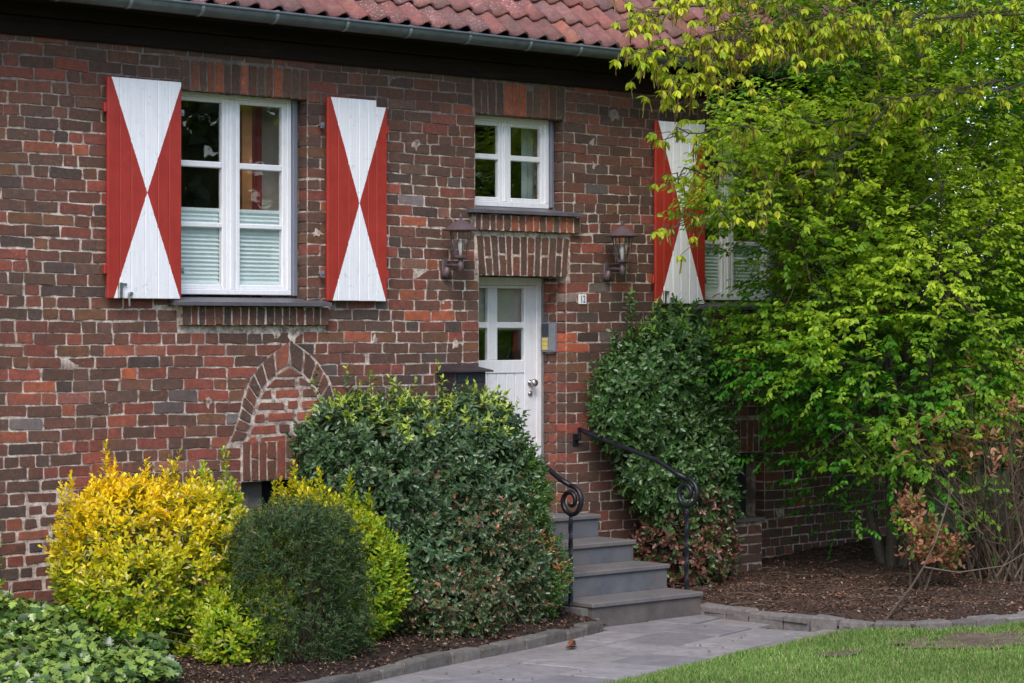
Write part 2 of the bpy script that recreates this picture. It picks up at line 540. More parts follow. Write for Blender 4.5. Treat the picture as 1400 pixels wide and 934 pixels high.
def blob_points(blobs, dens, r, jit=.07, inner=.3, p=2., zmin=.1):
    """points and outward normals on the lumpy skin of a union of ellipsoids"""
    PP = []; NN = []
    B = np.array(blobs, float)
    for b in B:
        c, rad = b[:3], b[3:6]
        area = 4 * np.pi * (((rad[0] * rad[1]) ** 1.6 + (rad[0] * rad[2]) ** 1.6 + (rad[1] * rad[2]) ** 1.6) / 3) ** (1 / 1.6)
        n = int(area * dens * (1 + inner))
        d = norm(r.normal(size=(n, 3)))
        s = 1 / (np.abs(d) ** p).sum(1) ** (1 / p)
        k = np.where(r.random(n) < inner / (1 + inner), r.uniform(.55, .92, n), 1 - np.abs(r.normal(0, jit, n)))
        lump = 1 + .05 * np.sin(d[:, 0] * 7 + b[0] * 5) * np.cos(d[:, 2] * 6 + b[2]) + .04 * np.sin(d[:, 1] * 13 + d[:, 2] * 9)
        P = c + d * (s * k * lump)[:, None] * rad
        nn = norm(np.sign(d) * np.abs(d) ** (p - 1) / rad)
        keep = P[:, 2] > zmin
        for b2 in B:
            if b2 is b or np.allclose(b2, b):
                continue
            q = np.abs((P - b2[:3]) / b2[3:6])
            keep &= (q ** p).sum(1) ** (1 / p) > .82
        PP.append(P[keep]); NN.append(nn[keep])
    return np.concatenate(PP), np.concatenate(NN)


def pick(pal, wts, shape, r, var=.14):
    pal = np.array(pal); idx = r.choice(len(pal), size=shape, p=np.array(wts) / sum(wts))
    return pal[idx] * (1 + r.normal(0, var, shape))[..., None].clip(.5, 1.6)


def stems(root, base, targets, r, col=(.07, .05, .035), r0=.012, name='stem'):
    mb = MB()
    for q in targets:
        a = Vector(base) + Vector((r.normal(0, .06), r.normal(0, .05), 0)); b = Vector(q)
        mid = a.lerp(b, .5) + Vector((0, 0, .12 * (b - a).length)) + Vector(r.normal(0, .03, 3))
        mb.tube([a, a.lerp(mid, .5), mid, b], [r0, r0 * .8, r0 * .55, r0 * .25], 5, col)
    return mb.build(name, 'bark', root)


# ================================================================== HOUSE
house = thing('brick_house', (0, 0, 0), 'old brick house with red and white shutters and a red tiled roof', 'house')
XL, XR = -8.2, 4.4
ZT = 3.965

# openings (x0,x1,z0,z1) in the wall, and the wider fields of special brickwork
OPEN = [(-3.57, -2.505, 2.275, 3.70), (-.933, -.03, 2.965, 3.70), (-.896, 0.0, .55, 2.497), (1.475, 2.54, 2.275, 3.70),
        (-3.07, -2.26, .45, 1.055), (1.62, 2.29, .50, 1.075)]
FIELD = [(-3.57, -2.495, 3.70, 3.91), (-3.595, -2.345, 2.12, 2.262), (-.955, -.008, 3.70, 3.955), (-.972, .125, 2.826, 2.962),
         (-.935, .040, 2.497, 2.800), (1.475, 2.55, 3.70, 3.91), (1.45, 2.70, 2.12, 2.262), (-3.07, -2.25, 1.055, 1.335), (1.62, 2.29, 1.075, 1.35)]
ARC_X, ARC_Z0, ARC_H, ARC_W, ARC_T = -2.66, 1.335, .52, .41, .125


def arc_half(z, out=False):
    t = (z - ARC_Z0) / ARC_H
    if out:
        t2 = (z - ARC_Z0) / (ARC_H + .165)
        if t2 >= 1: return 0.
        return .51 * (1 - t2) + .92 * max(t2, 0) ** 2 * (1 - t2)
    if t >= 1: return 0.
    return .39 * (1 - t) + .72 * max(t, 0) ** 2 * (1 - t)


wall_body = MB()


def cells():
    xs = sorted({XL, XR, *[o[0] for o in OPEN], *[o[1] for o in OPEN]})
    zs = sorted({-.4, ZT + .1, *[o[2] for o in OPEN], *[o[3] for o in OPEN]})
    for i in range(len(xs) - 1):
        for j in range(len(zs) - 1):
            xm, zm = (xs[i] + xs[i + 1]) / 2, (zs[j] + zs[j + 1]) / 2
            if any(o[0] < xm < o[1] and o[2] < zm < o[3] for o in OPEN):
                continue
            yield xs[i], xs[i + 1], zs[j], zs[j + 1]


YM = .004
for x0, x1, z0, z1 in cells():
    wall_body.add([(x0, YM, z0), (x1, YM, z0), (x1, YM, z1), (x0, YM, z1)], [(0, 1, 2, 3)])
for x0, x1, z0, z1 in OPEN:       # reveals
    d = .34; e = .013
    a, b, c_, d_ = x0 - e, x1 + e, z0 - e, z1 + e
    wall_body.add([(a, YM, c_), (a, d, c_), (a, d, d_), (a, YM, d_)], [(0, 1, 2, 3)])
    wall_body.add([(b, YM, c_), (b, d, c_), (b, d, d_), (b, YM, d_)], [(3, 2, 1, 0)])
    wall_body.add([(a, YM, c_), (b, YM, c_), (b, d, c_), (a, d, c_)], [(0, 1, 2, 3)])
    wall_body.add([(a, YM, d_), (b, YM, d_), (b, d, d_), (a, d, d_)], [(3, 2, 1, 0)])
    wall_body.add([(a, d, c_), (b, d, c_), (b, d, d_), (a, d, d_)], [(0, 1, 2, 3)]) if z1 < 1.2 else None
DEEP = 7.5
# side walls, back wall with gables
for x, flip in ((XL, 1), (XR, 0)):
    q = [(x, YM, -.4), (x, DEEP, -.4), (x, DEEP, ZT + .1), (x, DEEP / 2, ZT + 3.2), (x, YM, ZT + .1)]
    wall_body.add(q, [(4, 3, 2, 1, 0) if flip else (0, 1, 2, 3, 4)])
wall_body.add([(XL, DEEP, -.4), (XR, DEEP, -.4), (XR, DEEP, ZT + .1), (XL, DEEP, ZT + .1)], [(3, 2, 1, 0)])
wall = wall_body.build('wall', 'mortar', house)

PAL = [((.092, .058, .050), 34), ((.128, .060, .050), 26), ((.19, .064, .052), 14), ((.064, .054, .058), 9), ((.31, .10, .058), 2.2),
       ((.115, .078, .070), 8), ((.24, .072, .058), 5), ((.10, .10, .115), .8), ((.25, .135, .11), 1.5), ((.15, .082, .05), 6)]


def bcol(r=rng, mode=None):
    k = r.uniform(.82, 1.2)
    if mode == 'red':
        c = r.choice([(.22, .072, .055), (.26, .088, .062), (.16, .07, .055), (.30, .115, .082), (.13, .07, .055)])
    elif mode == 'brown':
        c = r.choice([(.085, .053, .045), (.10, .058, .048), (.12, .058, .046), (.07, .05, .048), (.15, .065, .05)])
    elif mode == 'rust':
        c = r.choice([(.11, .06, .045), (.15, .065, .045), (.22, .075, .048), (.30, .10, .055), (.085, .055, .048), (.10, .07, .055)])
    else:
        c = r.choices([p[0] for p in PAL], [p[1] for p in PAL])[0]
    return tuple(v * k for v in c)


def brick_geo(mb, quad, y0, depth, col, mp=None, r=rng, long_mid=True):
    """one irregular brick from a 2-D quad (a,b) counter-clockwise; mp maps (a, b, d) to world, d into the wall"""
    if mp is None:
        mp = lambda a, b, d: (a, d, b)
    q = [Vector((p[0], p[1])) for p in quad]
    ring = []
    for i in range(4):
        p = q[i]; nx = q[(i + 1) % 4]; pv = q[i - 1]
        rr = r.uniform(.003, .011)
        a = p + (pv - p).normalized() * rr; b = p + (nx - p).normalized() * rr
        ring += [a, b]
        if long_mid and (nx - p).length > .14:
            ring.append(p.lerp(nx, r.uniform(.35, .65)) + Vector((r.gauss(0, .001), r.gauss(0, .0018))))
    ring = [p + Vector((r.gauss(0, .0022), r.gauss(0, .0022))) for p in ring]
    ctr = sum(ring, Vector((0, 0))) / len(ring)
    n = len(ring); yj = y0 - .001 + max(-.002, min(.0018, r.gauss(0, .0011))); tx, tz = r.gauss(0, .006), r.gauss(0, .012)
    vs = []
    for p in ring:
        vs.append(mp(p.x, p.y, y0 + depth))
    for p in ring:
        vs.append(mp(p.x, p.y, yj + .0085))
    for p in ring:
        f = p + (ctr - p).normalized() * r.uniform(.0025, .007)
        vs.append(mp(f.x, f.y, yj + (p.x - ctr.x) * tx + (p.y - ctr.y) * tz + r.gauss(0, .0007)))
    fs = []
    for L in (0, 1):
        for k in range(n):
            a = L * n + k; b = L * n + (k + 1) % n
            fs.append((a, b, b + n, a + n))
    fs.append(tuple(range(2 * n, 3 * n)))
    mb.add(vs, fs, col)


SPECIAL = [(-4.70, 1.512, (.20, .22, .26)), (-3.22, 1.46, (.16, .17, .20)), (-4.72, .72, (.05, .05, .065)), (-1.62, 3.02, (.22, .23, .27)),
           (.33, 3.22, (.09, .10, .12)), (-1.55, 2.2, (.42, .12, .06)), (.03, 2.47, (.36, .14, .06)), (.0, 2.36, (.25, .23, .23)), (.07, 2.0, (.45, .12, .06)),
           (-3.92, 1.79, (.4, .12, .06)), (-4.4, 1.68, (.26, .12, .11)), (.3, 2.41, (.12, .12, .13))]


def wav(x, z):
    return .0045 * math.sin(x * 1.7 + z * 2.1) + .0035 * math.sin(x * 4.3 - z * 1.3 + 1.2)


wall_bricks = []      # (area in picture, quad, y0, depth, colour)


def hidden(px, py, x, z):
    """rough screen of things that stand before the wall"""
    if not (0 < px < 1400 and 0 < py < 934): return True
    for a, b, c, d in ((-4.2, -3.59, 2.3, 3.74), (-2.38, -1.82, 2.3, 3.74), (.92, 1.52, 2.3, 3.74), (2.68, 3.3, 2.3, 3.74)):
        if a < x < b and c < z < d: return True
    return (85 < px < 330 and py > 650) or (415 < px < 760 and py > 540) or (320 < px < 560 and py > 660) or px > 880


row = 0
z = -.32
prev = []
while z < ZT:
    hgt = .0705 + rng.uniform(-.003, .003); jt = rng.uniform(.0045, .0095)
    z0, z1 = z, min(z + hgt, ZT + .01); zc = (z0 + z1) / 2
    blocks = []
    for f in OPEN + FIELD:
        ov = min(z1, f[3]) - max(z0, f[2])
        if ov > .42 * (z1 - z0):
            blocks.append((f[0], f[0], f[1], f[1], 0))
    spans = []
    if zc > ARC_Z0 and arc_half(zc, True) > .01:
        spans.append('arch')
        h0, h1 = arc_half(z0, True), arc_half(z1, True)
        blocks.append((ARC_X - h0 - .008, ARC_X - h1 - .008, ARC_X + h0 + .008, ARC_X + h1 + .008, 1))
    blocks.sort()
    ivs = []; cur = (XL, XL)
    for b in blocks:
        if b[0] > cur[0] + .03:
            ivs.append((cur, (b[0] - .004, b[1] - .004), None))
        if b[2] > cur[0]:
            cur = (b[2] + .004, b[3] + .004)
    ivs.append((cur, (XR, XR), None))
    if 'arch' in spans:
        h0, h1 = arc_half(z0) - .012, arc_half(z1) - .012
        if h0 > .05:
            ivs.append(((ARC_X - h0, ARC_X - max(h1, .01)), (ARC_X + h0, ARC_X + max(h1, .01)), 'red'))
    joints = []
    for (a0, a1), (b0, b1), mode in ivs:
        x = (a0 + a1) / 2; xe = (b0 + b1) / 2
        if xe - x < .03:
            continue
        xs = [x]
        first = True
        while x < xe - .02:
            pS = .56 if x < -1 else .42
            st = rng.random() < pS
            if first:
                st = row % 2 == 0
            first = False
            for attempt in (0, 1):
                wd = rng.uniform(.235, .258) if st else rng.uniform(.108, .126)
                if any(abs(x + wd - j) < .028 for j in prev) and attempt == 0:
                    st = not st
                else:
                    break
            if xe - (x + wd) < .085:
                if xe - x < .29: wd = xe - x
                else: wd = (xe - x) * .5
            nx = x + wd
            gap = rng.uniform(.005, .0115)
            q0 = x if x > xs[0] + .001 else None
            zz0, zz1 = z0, z1
            xa, xb = x, min(nx, xe)
            # clip height against openings that reach a little into the course
            for f in OPEN + FIELD:
                if xb > f[0] and xa < f[1] and z1 > f[2] and z0 < f[3]:
                    ov = min(z1, f[3]) - max(z0, f[2])
                    if ov <= .42 * (z1 - z0):
                        if f[3] < zc: zz0 = max(zz0, f[3] + .004)
                        else: zz1 = min(zz1, f[2] - .004)
            if zz1 - zz0 > .018 and xb - xa > .025:
                la0, la1 = (a0, a1) if q0 is None else (x, x)
                rb0, rb1 = (b0, b1) if xb >= xe - .001 else (xb - gap, xb - gap)
                o0, o1 = wav(xa, zc) + rng.gauss(0, .0018), wav(xb, zc) + rng.gauss(0, .0018)
                quad = [(la0, zz0 + o0), (rb0, zz0 + o1), (rb1, zz1 + o1), (la1, zz1 + o0)]
                thick = (abs((xa + xb) / 2 + 4.66 - .25 * (zc - .5)) < .17 and .42 < zc < 1.16) or mode == 'red'
                if thick:
                    e_ = .0075 if mode == 'red' else .006; quad = [(quad[0][0] + e_ * 1.6, quad[0][1] + e_), (quad[1][0] - e_ * 1.6, quad[1][1] + e_), (quad[2][0] - e_ * 1.6, quad[2][1] - e_), (quad[3][0] + e_ * 1.6, quad[3][1] - e_)]
                if not (zc > .0 and zz1 + o1 > ZT + .05):
                    xm = (xa + xb) / 2
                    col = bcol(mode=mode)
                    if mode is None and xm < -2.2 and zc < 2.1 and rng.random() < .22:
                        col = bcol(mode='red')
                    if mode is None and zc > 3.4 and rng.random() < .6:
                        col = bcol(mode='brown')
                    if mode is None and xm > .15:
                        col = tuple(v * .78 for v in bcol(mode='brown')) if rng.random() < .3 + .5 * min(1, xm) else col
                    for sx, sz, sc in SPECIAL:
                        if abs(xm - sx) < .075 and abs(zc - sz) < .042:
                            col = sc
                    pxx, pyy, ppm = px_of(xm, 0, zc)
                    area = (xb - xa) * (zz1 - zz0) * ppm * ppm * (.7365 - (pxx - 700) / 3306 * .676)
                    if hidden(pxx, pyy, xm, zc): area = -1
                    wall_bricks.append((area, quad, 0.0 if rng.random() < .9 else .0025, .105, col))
            x = nx
            joints.append(nx)
    prev = joints
    z += hgt + jt; row += 1

wall_bricks.sort(key=lambda b: -b[0])
NB = 300
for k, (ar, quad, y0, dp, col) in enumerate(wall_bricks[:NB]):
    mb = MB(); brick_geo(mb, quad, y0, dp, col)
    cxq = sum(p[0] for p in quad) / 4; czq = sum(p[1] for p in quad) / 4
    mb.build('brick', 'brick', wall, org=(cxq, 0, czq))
rest = MB()
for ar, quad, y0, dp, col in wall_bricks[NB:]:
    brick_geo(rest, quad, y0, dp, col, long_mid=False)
# bricks of the deep door reveal and window reveals behind the first half brick
for (X, z0r, z1r, ya, yb, sgn) in ((0.0, .60, 2.49, .115, .33, 1), (-.896, .60, 2.49, .115, .33, -1)):
    zz = z0r; k = 0
    while zz < z1r - .03:
        h = .0655
        cuts = [ya, yb] if k % 2 else [ya, (ya + yb) / 2 - .02, yb]
        for i in range(len(cuts) - 1):
            a, b = cuts[i] + .006, cuts[i + 1] - .005
            col = bcol(mode='red') if rng.random() < .5 else bcol()
            if sgn > 0:
                brick_geo(rest, [(-b, zz), (-a, zz), (-a, min(zz + h, z1r)), (-b, min(zz + h, z1r))], 0, .05, col,
                          mp=lambda u, v, d, X=X: (X + d, -u, v), long_mid=False)
            else:
                brick_geo(rest, [(a, zz), (b, zz), (b, min(zz + h, z1r)), (a, min(zz + h, z1r))], 0, .05, col,
                          mp=lambda u, v, d, X=X: (X - d, u, v), long_mid=False)
        zz += h + .012; k += 1
bw = rest.build('brickwork', 'brick', house); bw['kind'] = 'stuff'


# ---- soldier courses: each a part of the house with its own bricks
def soldier(name, x0, x1, z0, z1, n, mode, y0=-.003, flare=0., split=0., depth=.11, back=.004, mort='mortar'):
    p = MB()
    p.add([(x0 - flare + .004, y0 + .0035, z1 - .004), (x1 + flare - .004, y0 + .0035, z1 - .004), (x1 - .004, y0 + .0035, z0 + .004), (x0 + .004, y0 + .0035, z0 + .004),
           (x0 - flare + .004, depth, z1 - .004), (x1 + flare - .004, depth, z1 - .004), (x1 - .004, depth, z0 + .004), (x0 + .004, depth, z0 + .004)],
          [(0, 3, 2, 1), (4, 5, 6, 7), (0, 1, 5, 4), (1, 2, 6, 5), (2, 3, 7, 6), (3, 0, 4, 7)])
    part = p.build(name, mort, house)
    W = x1 - x0; Wt = W + 2 * flare
    edges = [0.]
    for k in range(n): edges.append(edges[-1] + rng.uniform(.85, 1.15))
    edges = [e / edges[-1] for e in edges]
    for k in range(n):
        g = .0055
        a, b = edges[k], edges[k + 1]
        bl, br = x0 + W * a + g, x0 + W * b - g
        tl, tr = x0 - flare + Wt * a + g, x0 - flare + Wt * b - g
        zj0, zj1 = z0 + rng.uniform(0, .003), z1 - rng.uniform(.0, .004)
        segs = [(0., 1.)]
        if split and k % 2 == 1:
            s = rng.uniform(.42, .58); segs = [(0., s - .022), (s + .022, 1.)]
        for s0, s1 in segs:
            lp = lambda u, v, t: u + (v - u) * t
            quad = [(lp(bl, tl, s0), lp(zj0, zj1, s0)), (lp(br, tr, s0), lp(zj0, zj1, s0)), (lp(br, tr, s1), lp(zj0, zj1, s1)), (lp(bl, tl, s1), lp(zj0, zj1, s1))]
            mb = MB(); brick_geo(mb, quad, y0, depth - .012, bcol(mode=mode))
            mb.build('soldier_brick', 'brick', part, org=(quad[0][0], 0, quad[0][1]))
    return part


soldier('lintel', -3.57, -2.50, 3.70, 3.905, 15, 'rust', flare=.004)
soldier('brick_sill', -3.59, -2.345, 2.125, 2.255, 18, 'brown', y0=-.045)
soldier('lintel', -.945, -.015, 3.70, 3.95, 12, 'rust', y0=-.005, flare=.006)
soldier('brick_sill', -.968, .122, 2.832, 2.955, 15, 'rust', y0=-.04)
soldier('lintel', -.896, .0, 2.497, 2.797, 13, 'brown', flare=.036, split=1, y0=-.005)
soldier('lintel', 1.475, 2.545, 3.70, 3.905, 15, 'brown')
soldier('brick_sill', 1.45, 2.70, 2.125, 2.255, 18, 'brown', y0=-.045)
soldier('cellar_lintel', -3.065, -2.255, 1.06, 1.33, 11, 'red', split=1, y0=-.004)
soldier('cellar_lintel', 1.625, 2.285, 1.08, 1.345, 9, 'brown', split=1, y0=-.002)

# pointed relieving arch over the cellar window
ap = MB()
N = 24
for side in (-1, 1):
    pts_i = [(ARC_X + side * arc_half(ARC_Z0 + ARC_H * k / N), ARC_Z0 + ARC_H * k / N) for k in range(N + 1)]
    pts_o = []
    for k in range(N + 1):
        zz = ARC_Z0 + (ARC_H + .165) * k / N
        pts_o.append((ARC_X + side * arc_half(zz, True), zz))
    vs = [(p[0], .0035, p[1]) for p in pts_i] + [(p[0], .0035, p[1]) for p in pts_o] + [(p[0], .05, p[1]) for p in pts_i] + [(p[0], .05, p[1]) for p in pts_o]
    K = N + 1
    fs = []
    for k in range(N):
        f = (k, K + k, K + k + 1, k + 1); fs.append(f if side > 0 else f[::-1])
        f = (k, k + 1, 2 * K + k + 1, 2 * K + k); fs.append(f if side > 0 else f[::-1])
        f = (K + k, 3 * K + k, 3 * K + k + 1, K + k + 1); fs.append(f if side > 0 else f[::-1])
    ap.add(vs, fs)
arch = ap.build('relieving_arch', 'mortar', house)
for side in (-1, 1):
    nb = 9
    for k in range(nb):
        t0, t1 = (k + .07) / nb, (k + .93) / nb
        I = lambda t: (ARC_X + side * (arc_half(ARC_Z0 + ARC_H * t) + .006), ARC_Z0 + ARC_H * t)
        O = lambda t: (ARC_X + side * (arc_half(ARC_Z0 + (ARC_H + .165) * t, True) - .004), ARC_Z0 + (ARC_H + .165) * t)
        quad = [I(t0), O(t0), O(t1), I(t1)]
        if side < 0: quad = quad[::-1]
        mb = MB(); brick_geo(mb, quad, -.003, .06, bcol(mode='brown') if rng.random() < .8 else bcol(mode='red'))
        mb.build('arch_brick', 'brick', arch, org=(quad[0][0], 0, quad[0][1]))

# ---- timber plate, soffit, gutter, roof
tb = MB()
tb.box(XL, XR + .02, -.035, .2, ZT - .0, 4.085, bev=.006)
plate = tb.build('timber_beam', 'timber', house)
tb = MB(); tb.box(XL, XR + .02, -.06, .2, 4.089, 4.20, bev=.006)
tb.build('timber_beam', 'timber', house)
tb = MB()
tb.add([(XL, -.06, 4.17), (XR + .25, -.06, 4.17), (XR + .25, -.31, 4.17), (XL, -.31, 4.17), (XL, -.06, 4.195), (XR + .25, -.06, 4.195), (XR + .25, -.31, 4.195), (XL, -.31, 4.195)],
       [(0, 3, 2, 1), (4, 5, 6, 7), (2, 3, 7, 6), (0, 1, 5, 4)])
tb.build('soffit', 'timber', house)
GX0, GX1, GY, GZ, GR = XL - .2, XR + .3, -.365, 4.215, .066
g = MB()
prof = []
for k in range(13):
    a = math.pi + math.pi * k / 12
    prof.append((GY + GR * math.cos(a), GZ + GR * math.sin(a)))
inner = [(GY + (GR - .004) * math.cos(math.pi + math.pi * k / 12), GZ + (GR - .004) * math.sin(math.pi + math.pi * k / 12)) for k in range(13)][::-1]
loop = prof + inner
n = len(loop)
g.add([(GX0, y, zz) for y, zz in loop] + [(GX1, y, zz) for y, zz in loop], [(i, (i + 1) % n, n + (i + 1) % n, n + i) for i in range(n)] + [tuple(range(n)), tuple(range(n, 2 * n))[::-1]])
g.tube([(GX0, GY - GR, GZ + .003), (GX1, GY - GR, GZ + .003)], .010, 8)
gut = g.build('gutter', 'zinc', house, smooth=False)
x = GX0 + .25
while x < GX1:
    b = MB(); R_ = GR + .0045
    pts = [(x, GY + R_ * math.cos(math.pi + math.pi * k / 10), GZ + R_ * math.sin(math.pi + math.pi * k / 10)) for k in range(11)]
    vs = []; fs = []
    for (px_, py_, pz_) in pts:
        vs += [(px_ - .013, py_, pz_), (px_ + .013, py_, pz_)]
    for i in range(10): fs.append((2 * i, 2 * i + 1, 2 * i + 3, 2 * i + 2))
    b.add(vs, fs)
    b.box(x - .013, x + .013, GY - GR - .004, GY + GR + .12, GZ + .012, GZ + .017)
    b.build('gutter_bracket', 'zinc_light', gut, org=(x, GY, GZ))
    x += .555 + rng.uniform(-.05, .05)

PITCH = R(41)
cp, sp = math.cos(PITCH), math.sin(PITCH)
EY, EZ = -.345, 4.235
rf = MB()
RL = 5.6


def rp(x, v, n):
    return (x, EY + v * cp - n * sp, EZ + v * sp + n * cp)


RX0, RX1 = XL - .25, XR + .25
rf.add([rp(RX0, .05, -.03), rp(RX1, .05, -.03), rp(RX1, RL, -.03), rp(RX0, RL, -.03)], [(0, 1, 2, 3)])
rf.add([(RX0, DEEP + .3, 4.2), (RX1, DEEP + .3, 4.2), rp(RX1, RL, -.03), rp(RX0, RL, -.03)], [(3, 2, 1, 0)])
roof = rf.build('roof', 'timber', house)
TW, TE, TLn = .188, .265, .32


def tile_geo(mb, ox, ov, col, world=True):
    prof = []
    for k in range(10):
        u = k / 9
        if u < .58: h = -.017 * math.sin(math.pi * u / .58)
        else: h = .030 * math.sin(math.pi * (u - .58) / .42)
        prof.append((u * (TW + .012), h))
    vs = []
    lift = .032
    for vv, nn in ((0., lift - .014), (0., lift), (TLn * .5, lift * .5), (TLn, 0.)):
        for u, h in prof:
            q = (ox + u, ov + vv, h + nn)
            vs.append(rp(*q))
    fs = []
    for r_ in range(3):
        for k in range(9):
            a = r_ * 10 + k; fs.append((a, a + 1, a + 11, a + 10))
    mb.add(vs, fs, col)


TPAL = [(.23, .074, .062), (.19, .07, .063), (.25, .085, .066), (.15, .068, .064), (.20, .085, .077), (.32, .105, .062), (.13, .063, .059), (.22, .07, .058)]
var = []
for c in TPAL:
    mb = MB(); tile_geo(mb, 0, 0, c); o0 = rp(0, 0, 0)
    var.append(mb.mesh('tile', 'tile', o0, True))
ncol = int((RX1 - RX0) / TW)
nrow = int(RL / TE)
high = MB()
for j in range(nrow):
    for i in range(ncol):
        tx = RX0 + i * TW; tv = j * TE
        pxx, pyy, _ = px_of(*rp(tx, tv, 0))
        jx, jv = rng.gauss(0, .004), rng.gauss(0, .006)
        if j < 5 and -10 < pyy < 300 and 150 < pxx < 1330:
            o = link('tile', rng.choices(var, [20, 18, 16, 10, 14, 5, 8, 12])[0], roof, rp(tx + jx, tv + jv, rng.uniform(0, .003)))
            o.rotation_euler = (rng.gauss(0, .008), rng.gauss(0, .008), rng.gauss(0, .014))
        else:
            tile_geo(high, tx + jx, tv + jv, rng.choice(TPAL))
hb = high.build('upper_tiles', 'tile', house, True); hb['kind'] = 'stuff'
mb = MB(); mb.tube([rp(RX0, RL, .03), rp(RX1, RL, .03)], .11, 10, (.2, .07, .06)); mb.build('ridge', 'tile', house)

# ---- downpipe at the far corner
dp = MB()
dx, dy = 4.22, -.075
dp.tube([(dx, GY, GZ - .05), (dx, GY, GZ - .12), (dx, dy, GZ - .45), (dx, dy, .2)], .042, 12)
pipe = dp.build('downpipe', 'zinc_light', house, True)
for zz in (3.3, 1.9, .7):
    b = MB(); b.lathe(dx, dy, [(.047, zz), (.047, zz + .03)], 12); b.box(dx - .01, dx + .01, dy + .03, .01, zz + .005, zz + .025)
    b.build('pipe_clip', 'zinc', pipe)


# ---- windows
def window(x0, x1, z0, z1, y, panes, mull, rails, fw, sash_w, label=None, grey=True):
    """outer frame part with stiles, bars and panes below it"""
    t = .06
    f = MB()
    f.box(x0, x1, y, y + t, z1 - fw, z1, bev=.004); f.box(x0, x1, y, y + t, z0, z0 + fw, bev=.004)
    f.box(x0, x0 + fw, y + .0005, y + t, z0 + fw, z1 - fw, bev=.004); f.box(x1 - fw, x1, y + .0005, y + t, z0 + fw, z1 - fw, bev=.004)
    win = f.build('window', 'white', house)
    m = MB(); m.box(mull[0], mull[1], y + .012, y + t, z0 + fw, z1 - fw, bev=.006)
    m.box((mull[0] + mull[1]) / 2 - .016, (mull[0] + mull[1]) / 2 + .016, y + .001, y + .013, z0 + fw + .001, z1 - fw - .001, bev=.004)
    m.build('mullion', 'white', win)
    cols = [(x0 + fw, mull[0]), (mull[1], x1 - fw)]
    for a, b in cols:
        s = MB(); w_ = sash_w
        s.box(a, a + w_, y + .014, y + t, z0 + fw, z1 - fw, bev=.005); s.box(b - w_, b, y + .014, y + t, z0 + fw, z1 - fw, bev=.005)
        s.box(a + w_, b - w_, y + .0145, y + t, z1 - fw - w_, z1 - fw, bev=.005); s.box(a + w_, b - w_, y + .0145, y + t, z0 + fw, z0 + fw + w_, bev=.005)
        s.build('sash', 'white', win)
        for r0, r1 in rails:
            q = MB(); q.box(a + w_, b - w_, y + .018, y + t - .004, r0, r1, bev=.006); q.build('glazing_bar', 'white', win)
        zc_ = [z0 + fw + w_] + [v for r in rails for v in r] + [z1 - fw - w_]
        for k in range(0, len(zc_), 2):
            q = MB(); q.box(a + w_, b - w_, y + .036, y + .042, zc_[k], zc_[k + 1]); q.build('pane', 'glass', win)
    return win


def side_trim(x, z0, z1, y0, y1, win, wdt=.045):
    q = MB(); q.box(x, x + wdt, y0, y1, z0, z1, bev=.004); q.build('side_trim', 'greyframe', win)


def metal_sill(x0, x1, z_, yb, yf, win):
    q = MB()
    q.add([(x0, yb, z_ + .055), (x1, yb, z_ + .055), (x1, yf, z_ + .02), (x0, yf, z_ + .02), (x0, yf, z_ - .004), (x1, yf, z_ - .004), (x1, yf + .012, z_ - .004), (x0, yf + .012, z_ - .004), (x0, yb, z_ + .0), (x1, yb, z_ + .0)],
          [(3, 2, 1, 0), (4, 5, 2, 3), (7, 6, 5, 4), (8, 9, 6, 7), (0, 8, 7, 4, 3), (2, 5, 6, 9, 1), (1, 9, 8, 0)])
    q.build('sill', 'sill', win)


def room(x0, x1, z0, z1, y0, depth, parent):
    q = MB()
    a, b, c_, d_ = x0 - .6, x1 + .9, z0 - .9, z1 + .4
    y1 = y0 + depth
    q.add([(a, y0, c_), (b, y0, c_), (b, y1, c_), (a, y1, c_), (a, y0, d_), (b, y0, d_), (b, y1, d_), (a, y1, d_)],
          [(0, 1, 2, 3), (7, 6, 5, 4), (3, 2, 6, 7), (0, 3, 7, 4), (2, 1, 5, 6)])
    # the inner face of the front wall round the window
    q.add([(a, y0, c_), (b, y0, c_), (b, y0, z0), (a, y0, z0), (a, y0, z1), (b, y0, z1), (b, y0, d_), (a, y0, d_), (x0, y0, z0), (x1, y0, z0), (x1, y0, z1), (x0, y0, z1)],
          [(0, 1, 2, 3), (4, 5, 6, 7), (3, 8, 11, 4), (9, 2, 5, 10)])
    return q.build('room', 'dark_room', parent)


def pleats(x0, x1, z0, z1, y, parent, mat='blind', amp=.012, pitch=.028, name='blind', vertical=False):
    q = MB(); vs = []; fs = []
    n = int(((x1 - x0) if vertical else (z1 - z0)) / pitch * 2)
    for k in range(n + 1):
        t = k / n; yy = y + (amp if k % 2 else 0)
        if vertical:
            xx = x0 + (x1 - x0) * t; vs += [(xx, yy, z0), (xx, yy, z1)]
        else:
            zz = z0 + (z1 - z0) * t; vs += [(x0, yy, zz), (x1, yy, zz)]
        if k: b = 2 * k; fs.append((b - 2, b - 1, b + 1, b) if not vertical else (b - 2, b, b + 1, b - 1))
    q.add(vs, fs)
    if not vertical: q.box(x0, x1, y - .006, y + .014, z1, z1 + .022); q.box(x0, x1, y - .006, y + .014, z0 - .02, z0)
    return q.build(name, mat, parent)


